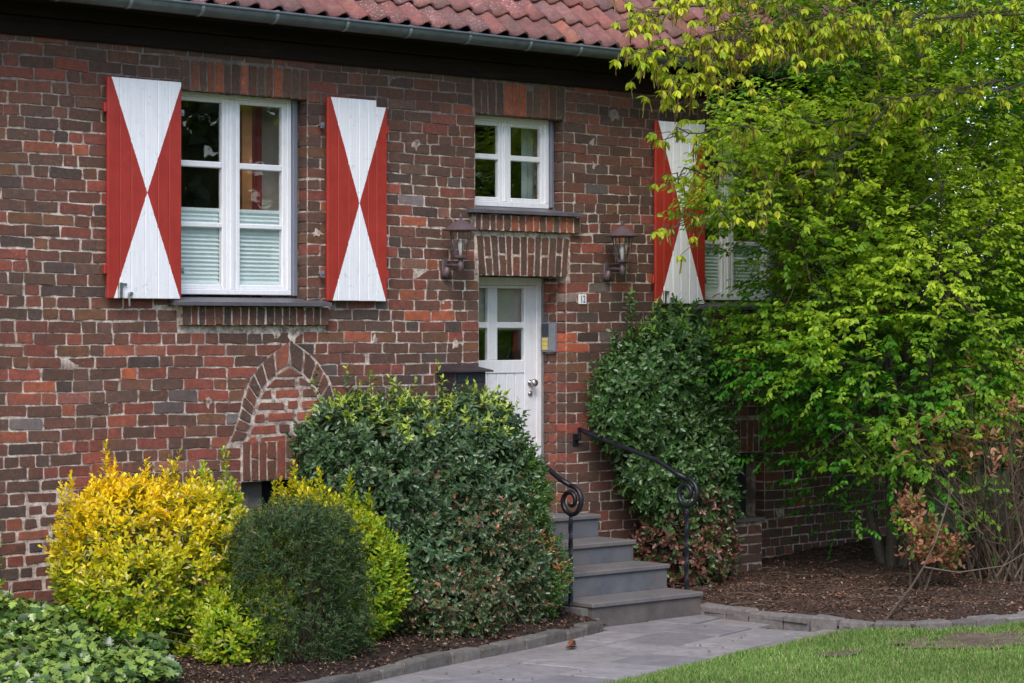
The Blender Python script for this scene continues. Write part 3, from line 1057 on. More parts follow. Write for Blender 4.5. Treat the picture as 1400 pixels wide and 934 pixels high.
W1 = dict(z0=2.335, z1=3.715, y=.115)
for ox, first in ((0., True), (5.04, False)):
    wn = window(-3.565 + ox, -2.555 + ox, 2.335, 3.715, .115, 0, (-3.103 + ox, -3.019 + ox), [(2.792, 2.826), (3.200, 3.243)], .036, .032)
    side_trim(-2.553 + ox, 2.33, 3.71, .092, .2, wn, .036)
    metal_sill(-3.66 + ox, -2.375 + ox, 2.262, .12, -.115, wn)
    rm = room(-3.57 + ox, -2.5 + ox, 2.3, 3.72, .34, 2.6, house)
    if first:
        for a, b in ((-3.50, -3.13), (-2.99, -2.61)):
            pleats(a, b, 2.42, 2.905, .175, wn)
        q = MB(); q.box(-2.80, -2.715, .36, .44, 2.0, 4.1); q.build('timber_post', 'oakpost', rm)
        pleats(-2.71, -2.60, 2.0, 4.05, .40, rm, 'curtain', .03, .05, 'curtain', True)
        q = MB(); q.box(-2.60, -1.9, .52, .56, 2.0, 4.1); q.build('partition', 'pale_wall', rm)
    else:
        pleats(1.54, 2.42, 2.42, 2.78, .178, wn)
ws = window(-.94, -.072, 3.022, 3.705, .115, 0, (-.548, -.488), [(3.376, 3.418)], .040, .032)
side_trim(-.070, 3.03, 3.70, .092, .2, ws, .030)
metal_sill(-1.02, .105, 2.965, .12, -.08, ws)
rs = room(-.94, -.03, 2.99, 3.705, .34, 2.2, house)
pleats(-.10, .6, 2.9, 3.95, .40, rs, 'teal', .03, .06, 'curtain', True)


# ---- shutters
def shutter(x0, x1, z0, z1, y, lean=0., np_=6, label=None, notch=False, latch=True, hinge_side=-1):
    bk = MB()
    bk.box(x0 + .03, x1 - .03, y + .026, y + .045, z0 + .12, z0 + .22); bk.box(x0 + .03, x1 - .03, y + .026, y + .045, z1 - .22, z1 - .12)
    bk.uv = None
    sh = bk.build('shutter', 'shutter', house)
    if label: sh['label'] = label
    W = x1 - x0; H = z1 - z0
    ed = [0]
    for k in range(np_): ed.append(ed[-1] + rng.uniform(.85, 1.1))
    ed = [e / ed[-1] for e in ed]

    def set_uv(o, org=(0, 0, 0)):
        me = o.data; uv = me.uv_layers.new(name='UVMap')
        co = [0.] * (len(me.vertices) * 3); me.vertices.foreach_get('co', co)
        for lp in me.loops:
            i = lp.vertex_index
            uv.data[lp.index].uv = ((co[3 * i] + org[0] - x0) / W, (co[3 * i + 2] + org[2] - z0) / H)
    set_uv(sh)
    for k in range(np_):
        a, b = x0 + W * ed[k], x0 + W * ed[k + 1]
        m = MB(); top = z1 - (.045 if notch and k == np_ - 1 else 0)
        m.box(a + .0012, b - .0012, y + rng.uniform(-.001, .001), y + .026, z0 + rng.uniform(-.001, .001), top, bev=.0035)
        o = m.build('plank', 'shutter', sh); set_uv(o)
    if lean:
        pass
    lx = x0 + .075 if hinge_side < 0 else x1 - .13
    if latch:
        m = MB(); m.box(lx, lx + .03, y - .022, y - .002, z0 + .0, z0 + .105, bev=.004); m.box(lx + .03, lx + .065, y - .014, y - .006, z0 + .085, z0 + .10)
        m.build('latch', 'steel', sh)
        m = MB(); m.tube([(lx + .09, y - .004, z0 + .03), (lx + .09, y - .03, z0 + .03)], .014, 8); m.tube([(lx + .075, y - .02, z0 + .02), (lx + .08, y - .02, z0 - .05)], .008, 6); m.build('stay_hook', 'steel', sh)
    for zz in (z0 + .19, z1 - .20):
        m = MB()
        hx = x0 - .022 if hinge_side < 0 else x1 - .0
        m.box(hx, hx + .022, y + .004, y + .03, zz - .03, zz + .03, bev=.003)
        m.build('hinge', 'shutter', sh)
        set_uv(sh.children[-1])
        sx = x1 + .0 if hinge_side < 0 else x0 - .05
        m = MB(); m.tube([(sx + .02, y + .01, zz), (sx + .02, .05, zz)], .008, 6); m.box(sx + .006, sx + .034, y + .02, y + .03, zz - .02, zz + .02)
        m.build('pintle', 'greyframe', sh)
    return sh


shutter(-4.185, -3.605, 2.30, 3.742, -.062, hinge_side=-1)
shutter(-2.372, -1.832, 2.298, 3.727, -.062, notch=True, hinge_side=1, latch=False)
shutter(.925, 1.50, 2.30, 3.75, -.062)
shutter(2.70, 3.27, 2.30, 3.75, -.062, hinge_side=1, latch=False)

# ---- front door
DY = .27
f = MB()
f.box(-1.0, .0, DY, DY + .07, 2.435, 2.495, bev=.004)
f.box(-.055, -.004, DY + .001, DY + .07, .68, 2.435, bev=.004); f.box(-1.0, -.945, DY + .001, DY + .07, .68, 2.435, bev=.004)
door = f.build('door', 'white', house)
m = MB(); m.box(-.006, .012, DY - .02, DY + .04, .68, 2.49); m.build('door_edge_strip', 'oldwood', door)
DX0, DX1, D2 = -.943, -.057, DY + .012
lf = MB()
for a, b, c_, d_ in ((DX0, DX0 + .115, .69, 2.432), (DX1 - .115, DX1, .69, 2.432), (DX0 + .115, DX1 - .115, 2.41, 2.432), (DX0 + .115, DX1 - .115, 1.76, 1.86), (DX0 + .115, DX1 - .115, .69, .88)):
    lf.box(a, b, D2, D2 + .045, c_, d_, bev=.004)
leaf_ = lf.build('door_leaf', 'white', door)
PX = [(-.828, -.55), (-.45, -.172)]
m = MB(); m.box(-.55, -.45, D2 + .003, D2 + .045, 1.86, 2.41, bev=.006); m.box(-.828, -.55, D2 + .006, D2 + .04, 2.104, 2.152, bev=.006); m.box(-.45, -.172, D2 + .006, D2 + .04, 2.104, 2.152, bev=.006)
m.build('glazing_bar', 'white', door)
for a, b in PX:
    for c_, d_ in ((1.86, 2.104), (2.152, 2.41)):
        m = MB(); m.box(a, b, D2 + .02, D2 + .026, c_, d_); m.build('pane', 'glass', door)
bx = DX0 + .115; nb = 7; bw_ = (DX1 - .115 - bx) / nb
for k in range(nb):
    m = MB(); m.box(bx + k * bw_ + .003, bx + (k + 1) * bw_ - .003, D2 + .008, D2 + .03, .88, 1.76, bev=.003); m.build('door_board', 'white', door)
m = MB(); m.box(bx, DX1 - .115, D2 + .026, D2 + .034, .88, 1.76); m.build('door_backing', 'white', door)
m = MB()
m.lathe(0, 0, [(.0, 0), (.026, 0), (.026, .008), (.012, .014), (.012, .03), (.026, .036), (.031, .05), (.026, .066), (.0, .07)], 14)
kn = MB(); kn.add([(-.118 + vx, D2 - vz, 1.683 + vy) for vx, vy, vz in m.v], m.f)
kn.build('door_knob', 'steel', door, True)
m = MB(); m.lathe(0, 0, [(.0, 0), (.022, 0), (.022, .008), (.012, .016), (.0, .018)], 14)
kn = MB(); kn.add([(-.118 + vx, D2 - vz, 1.60 + vy) for vx, vy, vz in m.v], m.f); kn.build('door_lock', 'steel', door, True)
rd = room(-.95, -.05, 1.4, 2.44, .42, 2.2, house)
q = MB(); q.box(-.62, -.35, 1.5, 1.53, 1.75, 2.02); q.build('picture', 'blind', rd)

# cellar window frames
for a, b, c_ in ((-3.06, -3.003, .10), (-3.0, -2.93, .11), (-2.926, -2.80, .13), (-2.32, -2.27, .10)):
    m = MB(); m.box(a, b, c_, c_ + .05, .45, 1.05, bev=.004); m.build('cellar_shutter_board', 'oldwood', house)
m = MB(); m.box(-3.07, -2.26, .2, .22, .45, 1.055); m.build('cellar_dark_sheet', 'dark', house)  # dark sheet stands in for the unlit cellar behind each opening
m = MB(); m.box(1.64, 2.28, .2, .22, .5, 1.07); m.build('cellar_dark_sheet', 'dark', house)
# low brick light well in front of the right cellar window
m = MB(); LX0, LX1, LY = 1.30, 1.965, -.26
m.box(LX0, LX1, LY + .006, .0, -.1, .53)
lw = m.build('light_well', 'mortar', house)
zz = -.03; k = 0
while zz < .5:
    xx = LX0 + (0 if k % 2 else -.0)
    first = True
    while xx < LX1 - .02:
        wd = (.12 if (k % 2 and first) else .245); first = False
        xe = min(xx + wd, LX1)
        if LX1 - xe < .05: xe = LX1
        mb = MB(); brick_geo(mb, [(xx + .004, zz), (xe - .006, zz), (xe - .006, zz + .065), (xx + .004, zz + .065)], LY, .1, bcol(mode='brown'))
        mb.build('brick', 'brick', lw, org=(xx, LY, zz)); xx = xe + .004
    zz += .0775; k += 1
m = MB(); m.box(LX0 - .03, LX1 + .02, LY - .02, .0, .53, .565, (.12, .105, .092), bev=.006); m.build('coping', 'kerb', lw)

# iron wall anchor stub and old patch
for ax, az, rr in ((-1.515, 3.44, .035), (.53, 3.78, .05), (.30, 3.37, .022), (-2.63, 2.065, .055), (-2.78, 2.06, .035), (-4.45, 1.04, .05), (-1.14, 1.99, .035), (-2.43, 2.78, .035), (.28, 3.55, .03), (-3.35, 1.6, .028), (-1.9, 2.03, .028)):
    m = MB(); pts = []
    for k in range(9):
        a = 2 * math.pi * k / 9; r_ = rr * rng.uniform(.45, 1.35); pts.append((ax + r_ * math.cos(a), az + r_ * math.sin(a) * 1.2))
    m.add([(p[0], -.0022 + rng.uniform(-.001, .0), p[1]) for p in pts] + [(p[0], .03, p[1]) for p in pts] + [(ax, -.0038, az)],
          [(k, (k + 1) % 9, 18) for k in range(9)] + [(k, k + 9, (k + 1) % 9 + 9, (k + 1) % 9) for k in range(9)])
    m.build('mortar_patch', 'mortar', house)


# ================================================================== THINGS ON THE WALL
def lantern(x, z, label):
    t = thing('wall_lantern', (x, 0, z), label, 'lantern', 'lanterns beside the front door')
    m = MB(); m.tube([(x, -.002, z - .06), (x, -.03, z - .055), (x, -.045, z)], [.03, .032, .02], 10)
    m.box(x - .028, x + .028, -.022, .001, z - .085, z + .065, bev=.01); m.build('wall_plate', 'lantern', t, True)
    y = -.19
    m = MB(); m.tube([(x, -.03, z + .005), (x, -.10, z + .012), (x, y, z + .008)], [.014, .011, .012], 8); m.build('arm', 'lantern', t, True)
    m = MB(); m.lathe(x, y, [(.012, z - .04), (.022, z - .035), (.024, z + .02), (.018, z + .03), (.02, z + .05), (.03, z + .056)], 12); m.build('stem', 'lantern', t, True)
    zb, zt = z + .075, z + .255
    m = MB(); m.lathe(x, y, [(.03, z + .054), (.05, z + .062), (.053, zb), (.047, zb + .003)], 6)
    m.build('base_ring', 'lantern', t)
    cg = MB()
    for k in range(6):
        a = 2 * math.pi * k / 6
        cg.tube([(x + .05 * math.cos(a), y + .05 * math.sin(a), zb), (x + .082 * math.cos(a), y + .082 * math.sin(a), zt)], .0045, 5)
    cg.lathe(x, y, [(.084, zt - .004), (.088, zt + .006), (.080, zt + .006)], 6)
    cg.build('cage', 'lantern', t)
    for k in range(6):
        a0, a1 = 2 * math.pi * k / 6, 2 * math.pi * (k + 1) / 6
        m = MB(); q = []
        for r_, zz in ((.048, zb), (.079, zt)):
            for a in (a0, a1): q.append((x + r_ * math.cos(a), y + r_ * math.sin(a), zz))
        m.add([q[0], q[1], q[3], q[2]], [(0, 1, 2, 3)]); m.build('pane', 'lampglass', t)
    m = MB(); m.lathe(x, y, [(.128, zt + .004), (.13, zt + .010), (.07, zt + .055), (.02, zt + .085), (.010, zt + .088)], 6 if False else 16); m.build('cap', 'lantern', t, False)
    m = MB(); m.lathe(x, y, [(.006, zt + .086), (.009, zt + .095), (.009, zt + .115), (.003, zt + .13)], 8); m.build('finial', 'lantern', t, True)
    m = MB(); m.lathe(x, y, [(.014, zb), (.014, zb + .035), (.02, zb + .05), (.022, zb + .085), (.012, zb + .112), (.003, zb + .118)], 10); m.build('bulb', 'bulb', t, True)


lantern(-1.245, 2.555, 'brown metal wall lantern beside the small window, left of the front door')
lantern(.42, 2.555, 'brown metal wall lantern above the house number, nearer the tree')

# letter box
mbx = thing('letter_box', (-1.15, 0, 1.45), 'dark metal letter box with a sloping lid on the wall by the white door', 'letter box')
m = MB(); m.box(-1.30, -1.0, -.19, -.002, 1.40, 1.785, bev=.004); m.build('body', 'mailbox', mbx)
m = MB(); m.add([(-1.335, -.235, 1.785), (-.965, -.235, 1.785), (-.965, -.001, 1.785), (-1.335, -.001, 1.785), (-1.335, -.235, 1.797), (-.965, -.235, 1.797), (-1.02, -.001, 1.845), (-1.28, -.001, 1.845)],
                [(0, 3, 2, 1), (0, 1, 5, 4), (4, 5, 6, 7), (1, 2, 6, 5), (3, 0, 4, 7), (2, 3, 7, 6)]); m.build('lid', 'mailbox', mbx)
m = MB(); m.box(-1.285, -1.015, -.2, -.189, 1.43, 1.70, bev=.004); m.build('front_door', 'mailbox', mbx)
m = MB(); m.box(-1.28, -1.02, -.196, -.189, 1.715, 1.775); m.build('slot_flap', 'dark', mbx)
for k in range(7):
    m = MB(); xx = -1.22 + k * .027; m.box(xx, xx + .012, -.199, -.195, 1.735, 1.77); m.build('rib', 'mailbox', mbx)

# door intercom on the right reveal
ic = thing('intercom', (0, .17, 2.03), 'grey intercom panel with yellow name tags on the door reveal', 'intercom')
m = MB(); m.box(-.032, .0, .098, .245, 1.92, 2.15, bev=.004); m.build('housing', 'greyframe', ic)
m = MB(); m.box(-.036, -.031, .165, .235, 2.04, 2.138); m.build('speaker_grille', 'dark', ic)
for k in range(3):
    m = MB(); m.box(-.036, -.031, .172, .232, 1.938 + k * .032, 1.938 + k * .032 + .029); m.build('name_tag', 'yellow', ic)
m = MB(); m.box(-.0355, -.031, .108, .155, 1.935, 2.138); m.build('button_strip', 'zinc_light', ic)

# house number
hn = thing('house_number', (.172, 0, 2.327), 'small white enamel house number plate reading 12 on the brick', 'house number')
m = MB(); m.box(.130, .214, -.008, .002, 2.290, 2.366, bev=.003); m.build('plate', 'enamel', hn)
fc = bpy.data.curves.new('numerals', 'FONT'); fc.body = '12'; fc.size = .078; fc.extrude = .0006; fc.align_x = 'CENTER'; fc.align_y = 'CENTER'
fc.materials.append(M['ink'])
tmp = bpy.data.objects.new('numerals', fc); COLL.objects.link(tmp)
bpy.context.view_layer.update()
nm = bpy.data.meshes.new_from_object(tmp.evaluated_get(bpy.context.evaluated_depsgraph_get()))
bpy.data.objects.remove(tmp)
fo = link('numerals', nm, hn, (.172, -.0092, 2.327)); fo.rotation_euler = (R(90), 0, 0); fo.scale = (.72, 1, 1)

# ================================================================== STEPS AND RAILS
st = thing('stone_steps', (-.42, -.65, 0), 'four dark basalt steps leading up to the white front door', 'steps')
SX0, SX1 = -.98, .15
LV = [(-1.298, .175), (-.958, .354), (-.608, .510), (-.232, .682)]
for k, (yf, zt) in enumerate(LV):
    yn = LV[k + 1][0] if k < 3 else .0
    zb = -.05 if k == 0 else LV[k - 1][1] - .001
    c = (.098, .085, .078) if k == 0 else (.105, .11, .125)
    m = MB(); m.box(SX0 + .01, SX1 - .012, yf + .018, .0 if k else -.0, zb, zt - .036, c, bev=.003); m.build('riser', 'step', st)
    m = MB(); m.box(SX0 - .006, SX1 + .004, yf, yn + .03 if k < 3 else .0, zt - .036, zt, (.135, .125, .125), bev=.007); m.build('tread', 'step', st)
m = MB(); m.box(-.893, -.004, .0, .36, .50, .681, (.13, .125, .125)); m.build('threshold', 'step', st)
m = MB(); m.box(SX0 - .06, SX0 + .008, -1.235, -1.02, -.06, .135, (.15, .14, .135)); m.build('side_block', 'step', st)


def handrail(xp, xw, label):
    yp = -1.10
    t = thing('handrail', (xp, yp, 0), label, 'handrail', 'iron handrails of the front steps')
    zc, rs = .885, .108
    # twisted square post
    m = MB(); pts = [(xp, yp, .02 + (zc - rs - .02) * k / 40) for k in range(41)]
    m.tube(pts, .017, 4, twist=.24); m.build('post', 'iron', t)
    pts = []
    # spiral from the hub outwards, ending on top heading for the wall
    for k in range(46):
        s = k / 45; a = math.radians(-150 + s * 600)   # angle measured from -y (front) upwards
        r_ = .022 + (rs - .022) * min(1, s * 1.15)
        pts.append((xp, yp - r_ * math.cos(a), zc + r_ * math.sin(a)))
    m = MB(); m.tube([p for p in pts], [.012 + .007 * min(1, k / 18) for k in range(46)], 6); m.build('scroll', 'iron', t, True)
    end = pts[-1]
    m = MB(); m.tube([end, (xp + (xw - xp) * .1, -1.0, zc + .145), (xp + (xw - xp) * .25, -.83, zc + .23), (xp + (xw - xp) * .9, -.12, 1.305), (xw, -.045, 1.33)], [.018, .019, .019, .018, .017], 6); m.build('rail', 'iron', t, True)
    m = MB(); m.tube([(xw, -.05, 1.335), (xw, -.05, 1.26), (xw, .0, 1.245)], .015, 6); m.box(xw - .025, xw + .025, -.012, .0, 1.2, 1.29); m.build('wall_bracket', 'iron', t)
    m = MB(); s_ = 1 if xp > 0 else -1
    m.box(xp - .03, xp + .03, yp - .035, yp + .035, .0, .1); m.build('foot_plate', 'iron', t)


handrail(-1.012, -.98, 'black wrought iron handrail with scroll end on the hedge side of the steps')
handrail(.178, .094, 'black wrought iron handrail with scroll end between the steps and the climbing holly')

# ================================================================== GROUND
g = MB()
NG = 40
m = MB(); S = 400
m.add([(-S, -S, -.09), (S, -S, -.09), (S, S, -.09), (-S, S, -.09)], [(0, 1, 2, 3)])
o = m.build('ground', 'field'); tag(o, 'flat ground round the house', None, None, 'structure')


def grid(name, x0, x1, y0, y1, nx, ny, hf, mat, kind='structure', keep=None, label=None):
    xs = np.linspace(x0, x1, nx); ys = np.linspace(y0, y1, ny)
    X, Y = np.meshgrid(xs, ys); Z = hf(X, Y)
    V = np.stack([X, Y, Z], -1).reshape(-1, 3)
    i = np.arange((nx - 1) * (ny - 1)); r_, c_ = i // (nx - 1), i % (nx - 1)
    a = r_ * nx + c_
    F = np.stack([a, a + 1, a + nx + 1, a + nx], 1)
    if keep is not None:
        ctr = V[F].mean(1); F = F[keep(ctr[:, 0], ctr[:, 1])]
    me = np_mesh(name, V, F.ravel(), np.arange(len(F)) * 4, np.full(len(F), 4), np.ones_like(V), mat)
    me.polygons.foreach_set('use_smooth', [True] * len(me.polygons))
    o = link(name, me); tag(o, label, None, None, kind)
    return o


def lump(X, Y, a=.02):
    return a * (np.sin(X * 5.1 + Y * 3.3) * np.cos(Y * 4.7 - X * 1.9) + .6 * np.sin(X * 11.3 + 2) * np.sin(Y * 12.7)
                + .5 * np.sin(X * 23 + Y * 17) * np.sin(Y * 29 - X * 7))


# kerb lines (world): left one edges the shrub bed, right one edges the mulch bed
KL = [(-1.06, -1.42), (-1.65, -1.61), (-2.2, -1.77), (-2.7, -1.89), (-3.15, -2.0), (-3.75, -2.18), (-4.3, -2.36), (-5.2, -2.65), (-6.4, -3.05), (-8.6, -3.75)]
KR = [(.21, -1.22), (.19, -1.7), (.2, -2.05), (.21, -2.4), (.27, -2.72), (.45, -2.96), (.8, -3.08), (1.4, -3.16), (2.2, -3.22), (3.4, -3.26), (6, -3.3)]


def interp(pts, x, ax=0):
    p = sorted(pts, key=lambda q: q[ax])
    return np.interp(x, [q[ax] for q in p], [q[1 - ax] for q in p])


def in_left_bed(X, Y):
    return (X < -1.0) & (Y > interp(KL, X) - .035)


def mulch_in(X, Y):
    k = interp(KR[5:], X)
    kx = interp(KR[:6], Y, 1)
    return (X > kx - .05) & (Y > np.where(X < .45, -9, k))


def bed_h(X, Y):
    d = Y - interp(KL, X)
    return .030 + .055 * np.clip((d + .02) / .28, 0, 1) + .015 * np.clip(Y + 2, 0, 2) + lump(X, Y, .010) * np.clip(d / .2, 0, 1)


bedL = grid('shrub_bed', -8.6, -.99, -3.9, .01, 210, 190, bed_h, 'soil',
            keep=lambda x, y: in_left_bed(x, y) | ((x > -1.3) & (y > -1.38)), label='dark soil bed under the shrubs along the wall')


def mulch_h(X, Y):
    wallrise = np.clip((X - 1.4) / 2.2, 0, 1) * .17
    d = np.minimum(np.where(Y < -1.2, X - interp(KR[:6], Y, 1), 9), Y - interp(KR[5:], X))
    e = np.clip((d + .03) / .30, 0, 1)
    return .03 + .05 * e + np.clip((Y + 3.0) / 3.0, 0, 1) * (.03 + wallrise) * e + lump(X, Y, .014) * e


bedR = grid('mulch_bed', -.02, 7.5, -3.32, .05, 150, 80, mulch_h, 'mulch', keep=mulch_in, label='brown mulch bed under the tree beside the steps')

# path of slabs
PA = math.atan2(-3.05 + 1.42, -6.4 + 1.06)      # direction of the left kerb
ux, uy = -math.cos(math.radians(15.8)), -math.sin(math.radians(15.8))
vx, vy = uy, -ux
if vy > 0: vx, vy = -vx, -vy
pm = MB(); pm.add([(-9.5, -6.2, -.035), (.6, -6.2, -.035), (.6, -.9, -.035), (-9.5, -.9, -.035)], [(0, 1, 2, 3)])
path = pm.build('path', 'soil'); tag(path, 'grey slab path leading to the front steps', None, None, 'structure')
O = (.62, -.86)
SLW, SLL = .46, .62


def slab(a0, a1, b0, b1):
    g_ = .0065
    pts = [(O[0] + ux * a + vx * b, O[1] + uy * a + vy * b) for a, b in ((a0 + g_, b0 + g_), (a1 - g_, b0 + g_), (a1 - g_, b1 - g_), (a0 + g_, b1 - g_))]
    k = rng.uniform(.86, 1.12); base = rng.choice([(.27, .245, .24), (.25, .228, .228), (.29, .26, .25), (.22, .20, .205)])
    col = tuple(v * k for v in base)
    h = rng.gauss(0, .0025); e = .005
    cxm, cym = sum(p[0] for p in pts) / 4, sum(p[1] for p in pts) / 4
    inn = [(p[0] + (cxm - p[0]) * .014, p[1] + (cym - p[1]) * .014) for p in pts]
    m = MB()
    m.add([(p[0], p[1], -.03) for p in pts] + [(p[0], p[1], h - e) for p in pts] + [(p[0], p[1], h + rng.gauss(0, .001)) for p in inn],
          [(0, 1, 5, 4), (1, 2, 6, 5), (2, 3, 7, 6), (3, 0, 4, 7), (4, 5, 9, 8), (5, 6, 10, 9), (6, 7, 11, 10), (7, 4, 8, 11), (8, 9, 10, 11)], col)
    # consistent upward winding
    m.f = [f[::-1] for f in m.f] if ((pts[1][0] - pts[0][0]) * (pts[2][1] - pts[1][1]) - (pts[1][1] - pts[0][1]) * (pts[2][0] - pts[1][0])) < 0 else m.f
    m.build('paving_slab', 'slab', path, org=(cxm, cym, 0))


for rb in range(7):
    a = -.2 - rng.uniform(.0, .5)
    while a < 9.2:
        L = rng.choice([.5, .62, .75])
        cxm = O[0] + ux * (a + L / 2) + vx * (rb + .5) * SLW; cym = O[1] + uy * (a + L / 2) + vy * (rb + .5) * SLW
        inside = True
        if cym > interp(KL, cxm) + .15 and cxm < -1.1: inside = False
        if cxm > .32 or (cym > -1.15): inside = False
        if rb > 4 and cxm < -4: inside = False
        if inside: slab(a, a + L, rb * SLW, (rb + 1) * SLW)
        a += L


def kerb(name, pts, label, wdt, zt, ln, col, zb=-.08):
    t = thing(name, (*pts[0], 0), label, 'kerb')
    P = [Vector((p[0], p[1])) for p in pts]
    seg = [(P[i + 1] - P[i]).length for i in range(len(P) - 1)]; tot = sum(seg)

    def at(s):
        for i, L in enumerate(seg):
            if s <= L or i == len(seg) - 1: return P[i].lerp(P[i + 1], s / L)
            s -= L
    s = 0
    while s < tot - .05:
        L = ln * rng.uniform(.8, 1.25); e = min(s + L, tot)
        a, b = at(s + .006), at(e - .006); d = (b - a).normalized(); nrm = Vector((-d.y, d.x)) * wdt / 2
        k = rng.uniform(.75, 1.25); c = tuple(v * k for v in col)
        z_ = zt + rng.gauss(0, .006)
        m = MB()
        bot = [a + nrm, b + nrm, b - nrm, a - nrm]
        jj = lambda p: p + Vector((rng.gauss(0, .004), rng.gauss(0, .004)))
        cc = (a + b) / 2
        sh = [jj(p) for p in bot]; tp = [p + (cc - p).normalized() * .014 for p in sh]
        vs = [(p.x, p.y, zb) for p in bot] + [(p.x, p.y, z_ - .014) for p in sh] + [(p.x, p.y, z_ + rng.gauss(0, .003)) for p in tp]
        fs = [(0, 4, 5, 1), (1, 5, 6, 2), (2, 6, 7, 3), (3, 7, 4, 0), (4, 8, 9, 5), (5, 9, 10, 6), (6, 10, 11, 7), (7, 11, 8, 4), (8, 11, 10, 9)]
        m.add(vs, fs, c); m.build('kerb_stone', 'kerb', t, org=(cc.x, cc.y, 0)); s = e
    return t


kerb('kerb', KL, 'low kerb of dark mossy stone blocks along the shrub bed and path', .10, .065, .27, (.125, .112, .098))
kerb('kerb', KR, 'kerb of pale grey cobbles curving round the mulch bed by the lawn', .12, .075, .26, (.165, .145, .135))

# lawn
LE = [(-9.5, -5.25), (-7.5, -4.6), (-4.5, -3.75), (-2.8, -3.27), (-2.25, -3.14), (-1.5, -2.95), (-.77, -2.8), (-.11, -2.68), (.2, -2.68), (.42, -3.04), (.8, -3.16), (1.4, -3.24), (2.2, -3.3), (3.4, -3.34), (7, -3.4)]


def in_lawn(X, Y):
    return Y < interp(LE, X)


def lawn_h(X, Y):
    d = np.clip(interp(LE, X) - Y, 0, .5)
    return .0 + .05 * np.clip(d / .15, 0, 1) + lump(X, Y, .006)


lawn = grid('lawn_soil', -9.5, 7, -14, -2.6, 150, 170, lambda X, Y: lawn_h(X, Y) - .02, 'lawn', keep=lambda x, y: in_lawn(x, y), label='ground of the lawn')


def bare(X, Y):
    """worn earth patch near the mulch bed"""
    a = 1.15 * np.exp(-(((X - .35) / .75) ** 2 + ((Y + 3.74 + .25 * (X - .3)) / .36) ** 2)) + .75 * np.exp(-(((X + .95) / .25) ** 2 + ((Y + 3.5) / .10) ** 2))
    return a * (1 + .35 * np.sin(X * 9 + Y * 7) * np.sin(Y * 15) + .3 * np.sin(X * 23 + 1) * np.sin(Y * 31 + X * 5))


n = 210000
X = nrg.uniform(-5.2, 3.8, n); Y = nrg.uniform(-7.4, -2.6, n)
k = in_lawn(X, Y) & (nrg.random(n) > bare(X, Y) * 1.12)
X, Y = X[k], Y[k]; n = len(X)
P = np.stack([X, Y, lawn_h(X, Y) - .02], 1)
D = norm(np.stack([nrg.normal(0, .45, n), nrg.normal(0, .45, n), np.ones(n)], 1)); Nn = norm(nrg.normal(size=(n, 3)))
patch = .5 + .5 * np.sin(X * 2.1 + Y * 1.3) * np.sin(Y * 2.7 - X)
Cg = pick([(.15, .29, .06), (.21, .34, .075), (.28, .36, .10), (.40, .38, .20)], [4, 4, 3, 1.6], (n,), nrg) * (.85 + .35 * patch)[:, None]
ga = leaves(P, D, Nn, nrg.uniform(.020, .050, n), nrg.uniform(.003, .006, n), Cg, [(.4, .5)], .1, .25)
go = leaf_obj('grass', ga, 'grass', None); tag(go, 'short mown green grass of the lawn', None, None, 'stuff')
# earth showing through the worn patch
m = grid('bare_earth', -1.4, 2.2, -4.6, -3.3, 110, 60, lambda X, Y: lawn_h(X, Y) - .006 + .0 * X, 'earth', keep=lambda x, y: (bare(x, y) > .42), label='worn patch of bare earth in the lawn')

# leaf litter on both beds
n = 15000
X = nrg.uniform(.15, 5.5, n); Y = nrg.uniform(-3.2, -.02, n); k = mulch_in(X, Y); X, Y = X[k], Y[k]
Pa = np.stack([X, Y, mulch_h(X, Y) + nrg.uniform(.0, .02, len(X))], 1)
n = 11000
X = nrg.uniform(-5.5, -1.0, n); Y = nrg.uniform(-2.7, -.02, n); k = in_left_bed(X, Y); X, Y = X[k], Y[k]
Pb = np.stack([X, Y, bed_h(X, Y) + nrg.uniform(.002, .022, len(X))], 1)
P = np.concatenate([Pa, Pb]); n = len(P)
D = norm(np.stack([nrg.normal(size=n), nrg.normal(size=n), nrg.normal(0, .25, n)], 1))
N_ = norm(np.stack([nrg.normal(0, .4, n), nrg.normal(0, .4, n), np.ones(n)], 1))
Cl = pick([(.11, .06, .04), (.18, .098, .06), (.08, .05, .037), (.30, .155, .10), (.26, .20, .15)], [4, 3, 4, 1.2, .7], (n,), nrg)
lit = leaf_obj('leaf_litter', leaves(P, D, N_, nrg.uniform(.012, .036, n), nrg.uniform(.007, .02, n), Cl, OVAL, .3, .2), 'litter', None)
tag(lit, 'dry brown leaves and bark scattered on the beds', None, None, 'stuff')
# thin dead twigs
m = MB()
for i in range(130):
    x, y = rng.uniform(.3, 4.2), rng.uniform(-3.0, -.2)
    if not bool(mulch_in(np.array([x]), np.array([y]))[0]): continue
    z_ = float(mulch_h(np.array([x]), np.array([y]))[0]) + .012; a = rng.uniform(0, 6.3); L = rng.uniform(.08, .35)
    m.tube([(x, y, z_), (x + math.cos(a) * L * .5, y + math.sin(a) * L * .5, z_ + .012), (x + math.cos(a + .3) * L, y + math.sin(a + .3) * L, z_)], [.003, .0025, .0015], 4, (lambda q: (.17 * q, .12 * q, .09 * q))(rng.uniform(.6, 1.3)))
o = m.build('twig_litter', 'bark'); tag(o, 'thin dead twigs lying on the mulch', None, None, 'stuff')
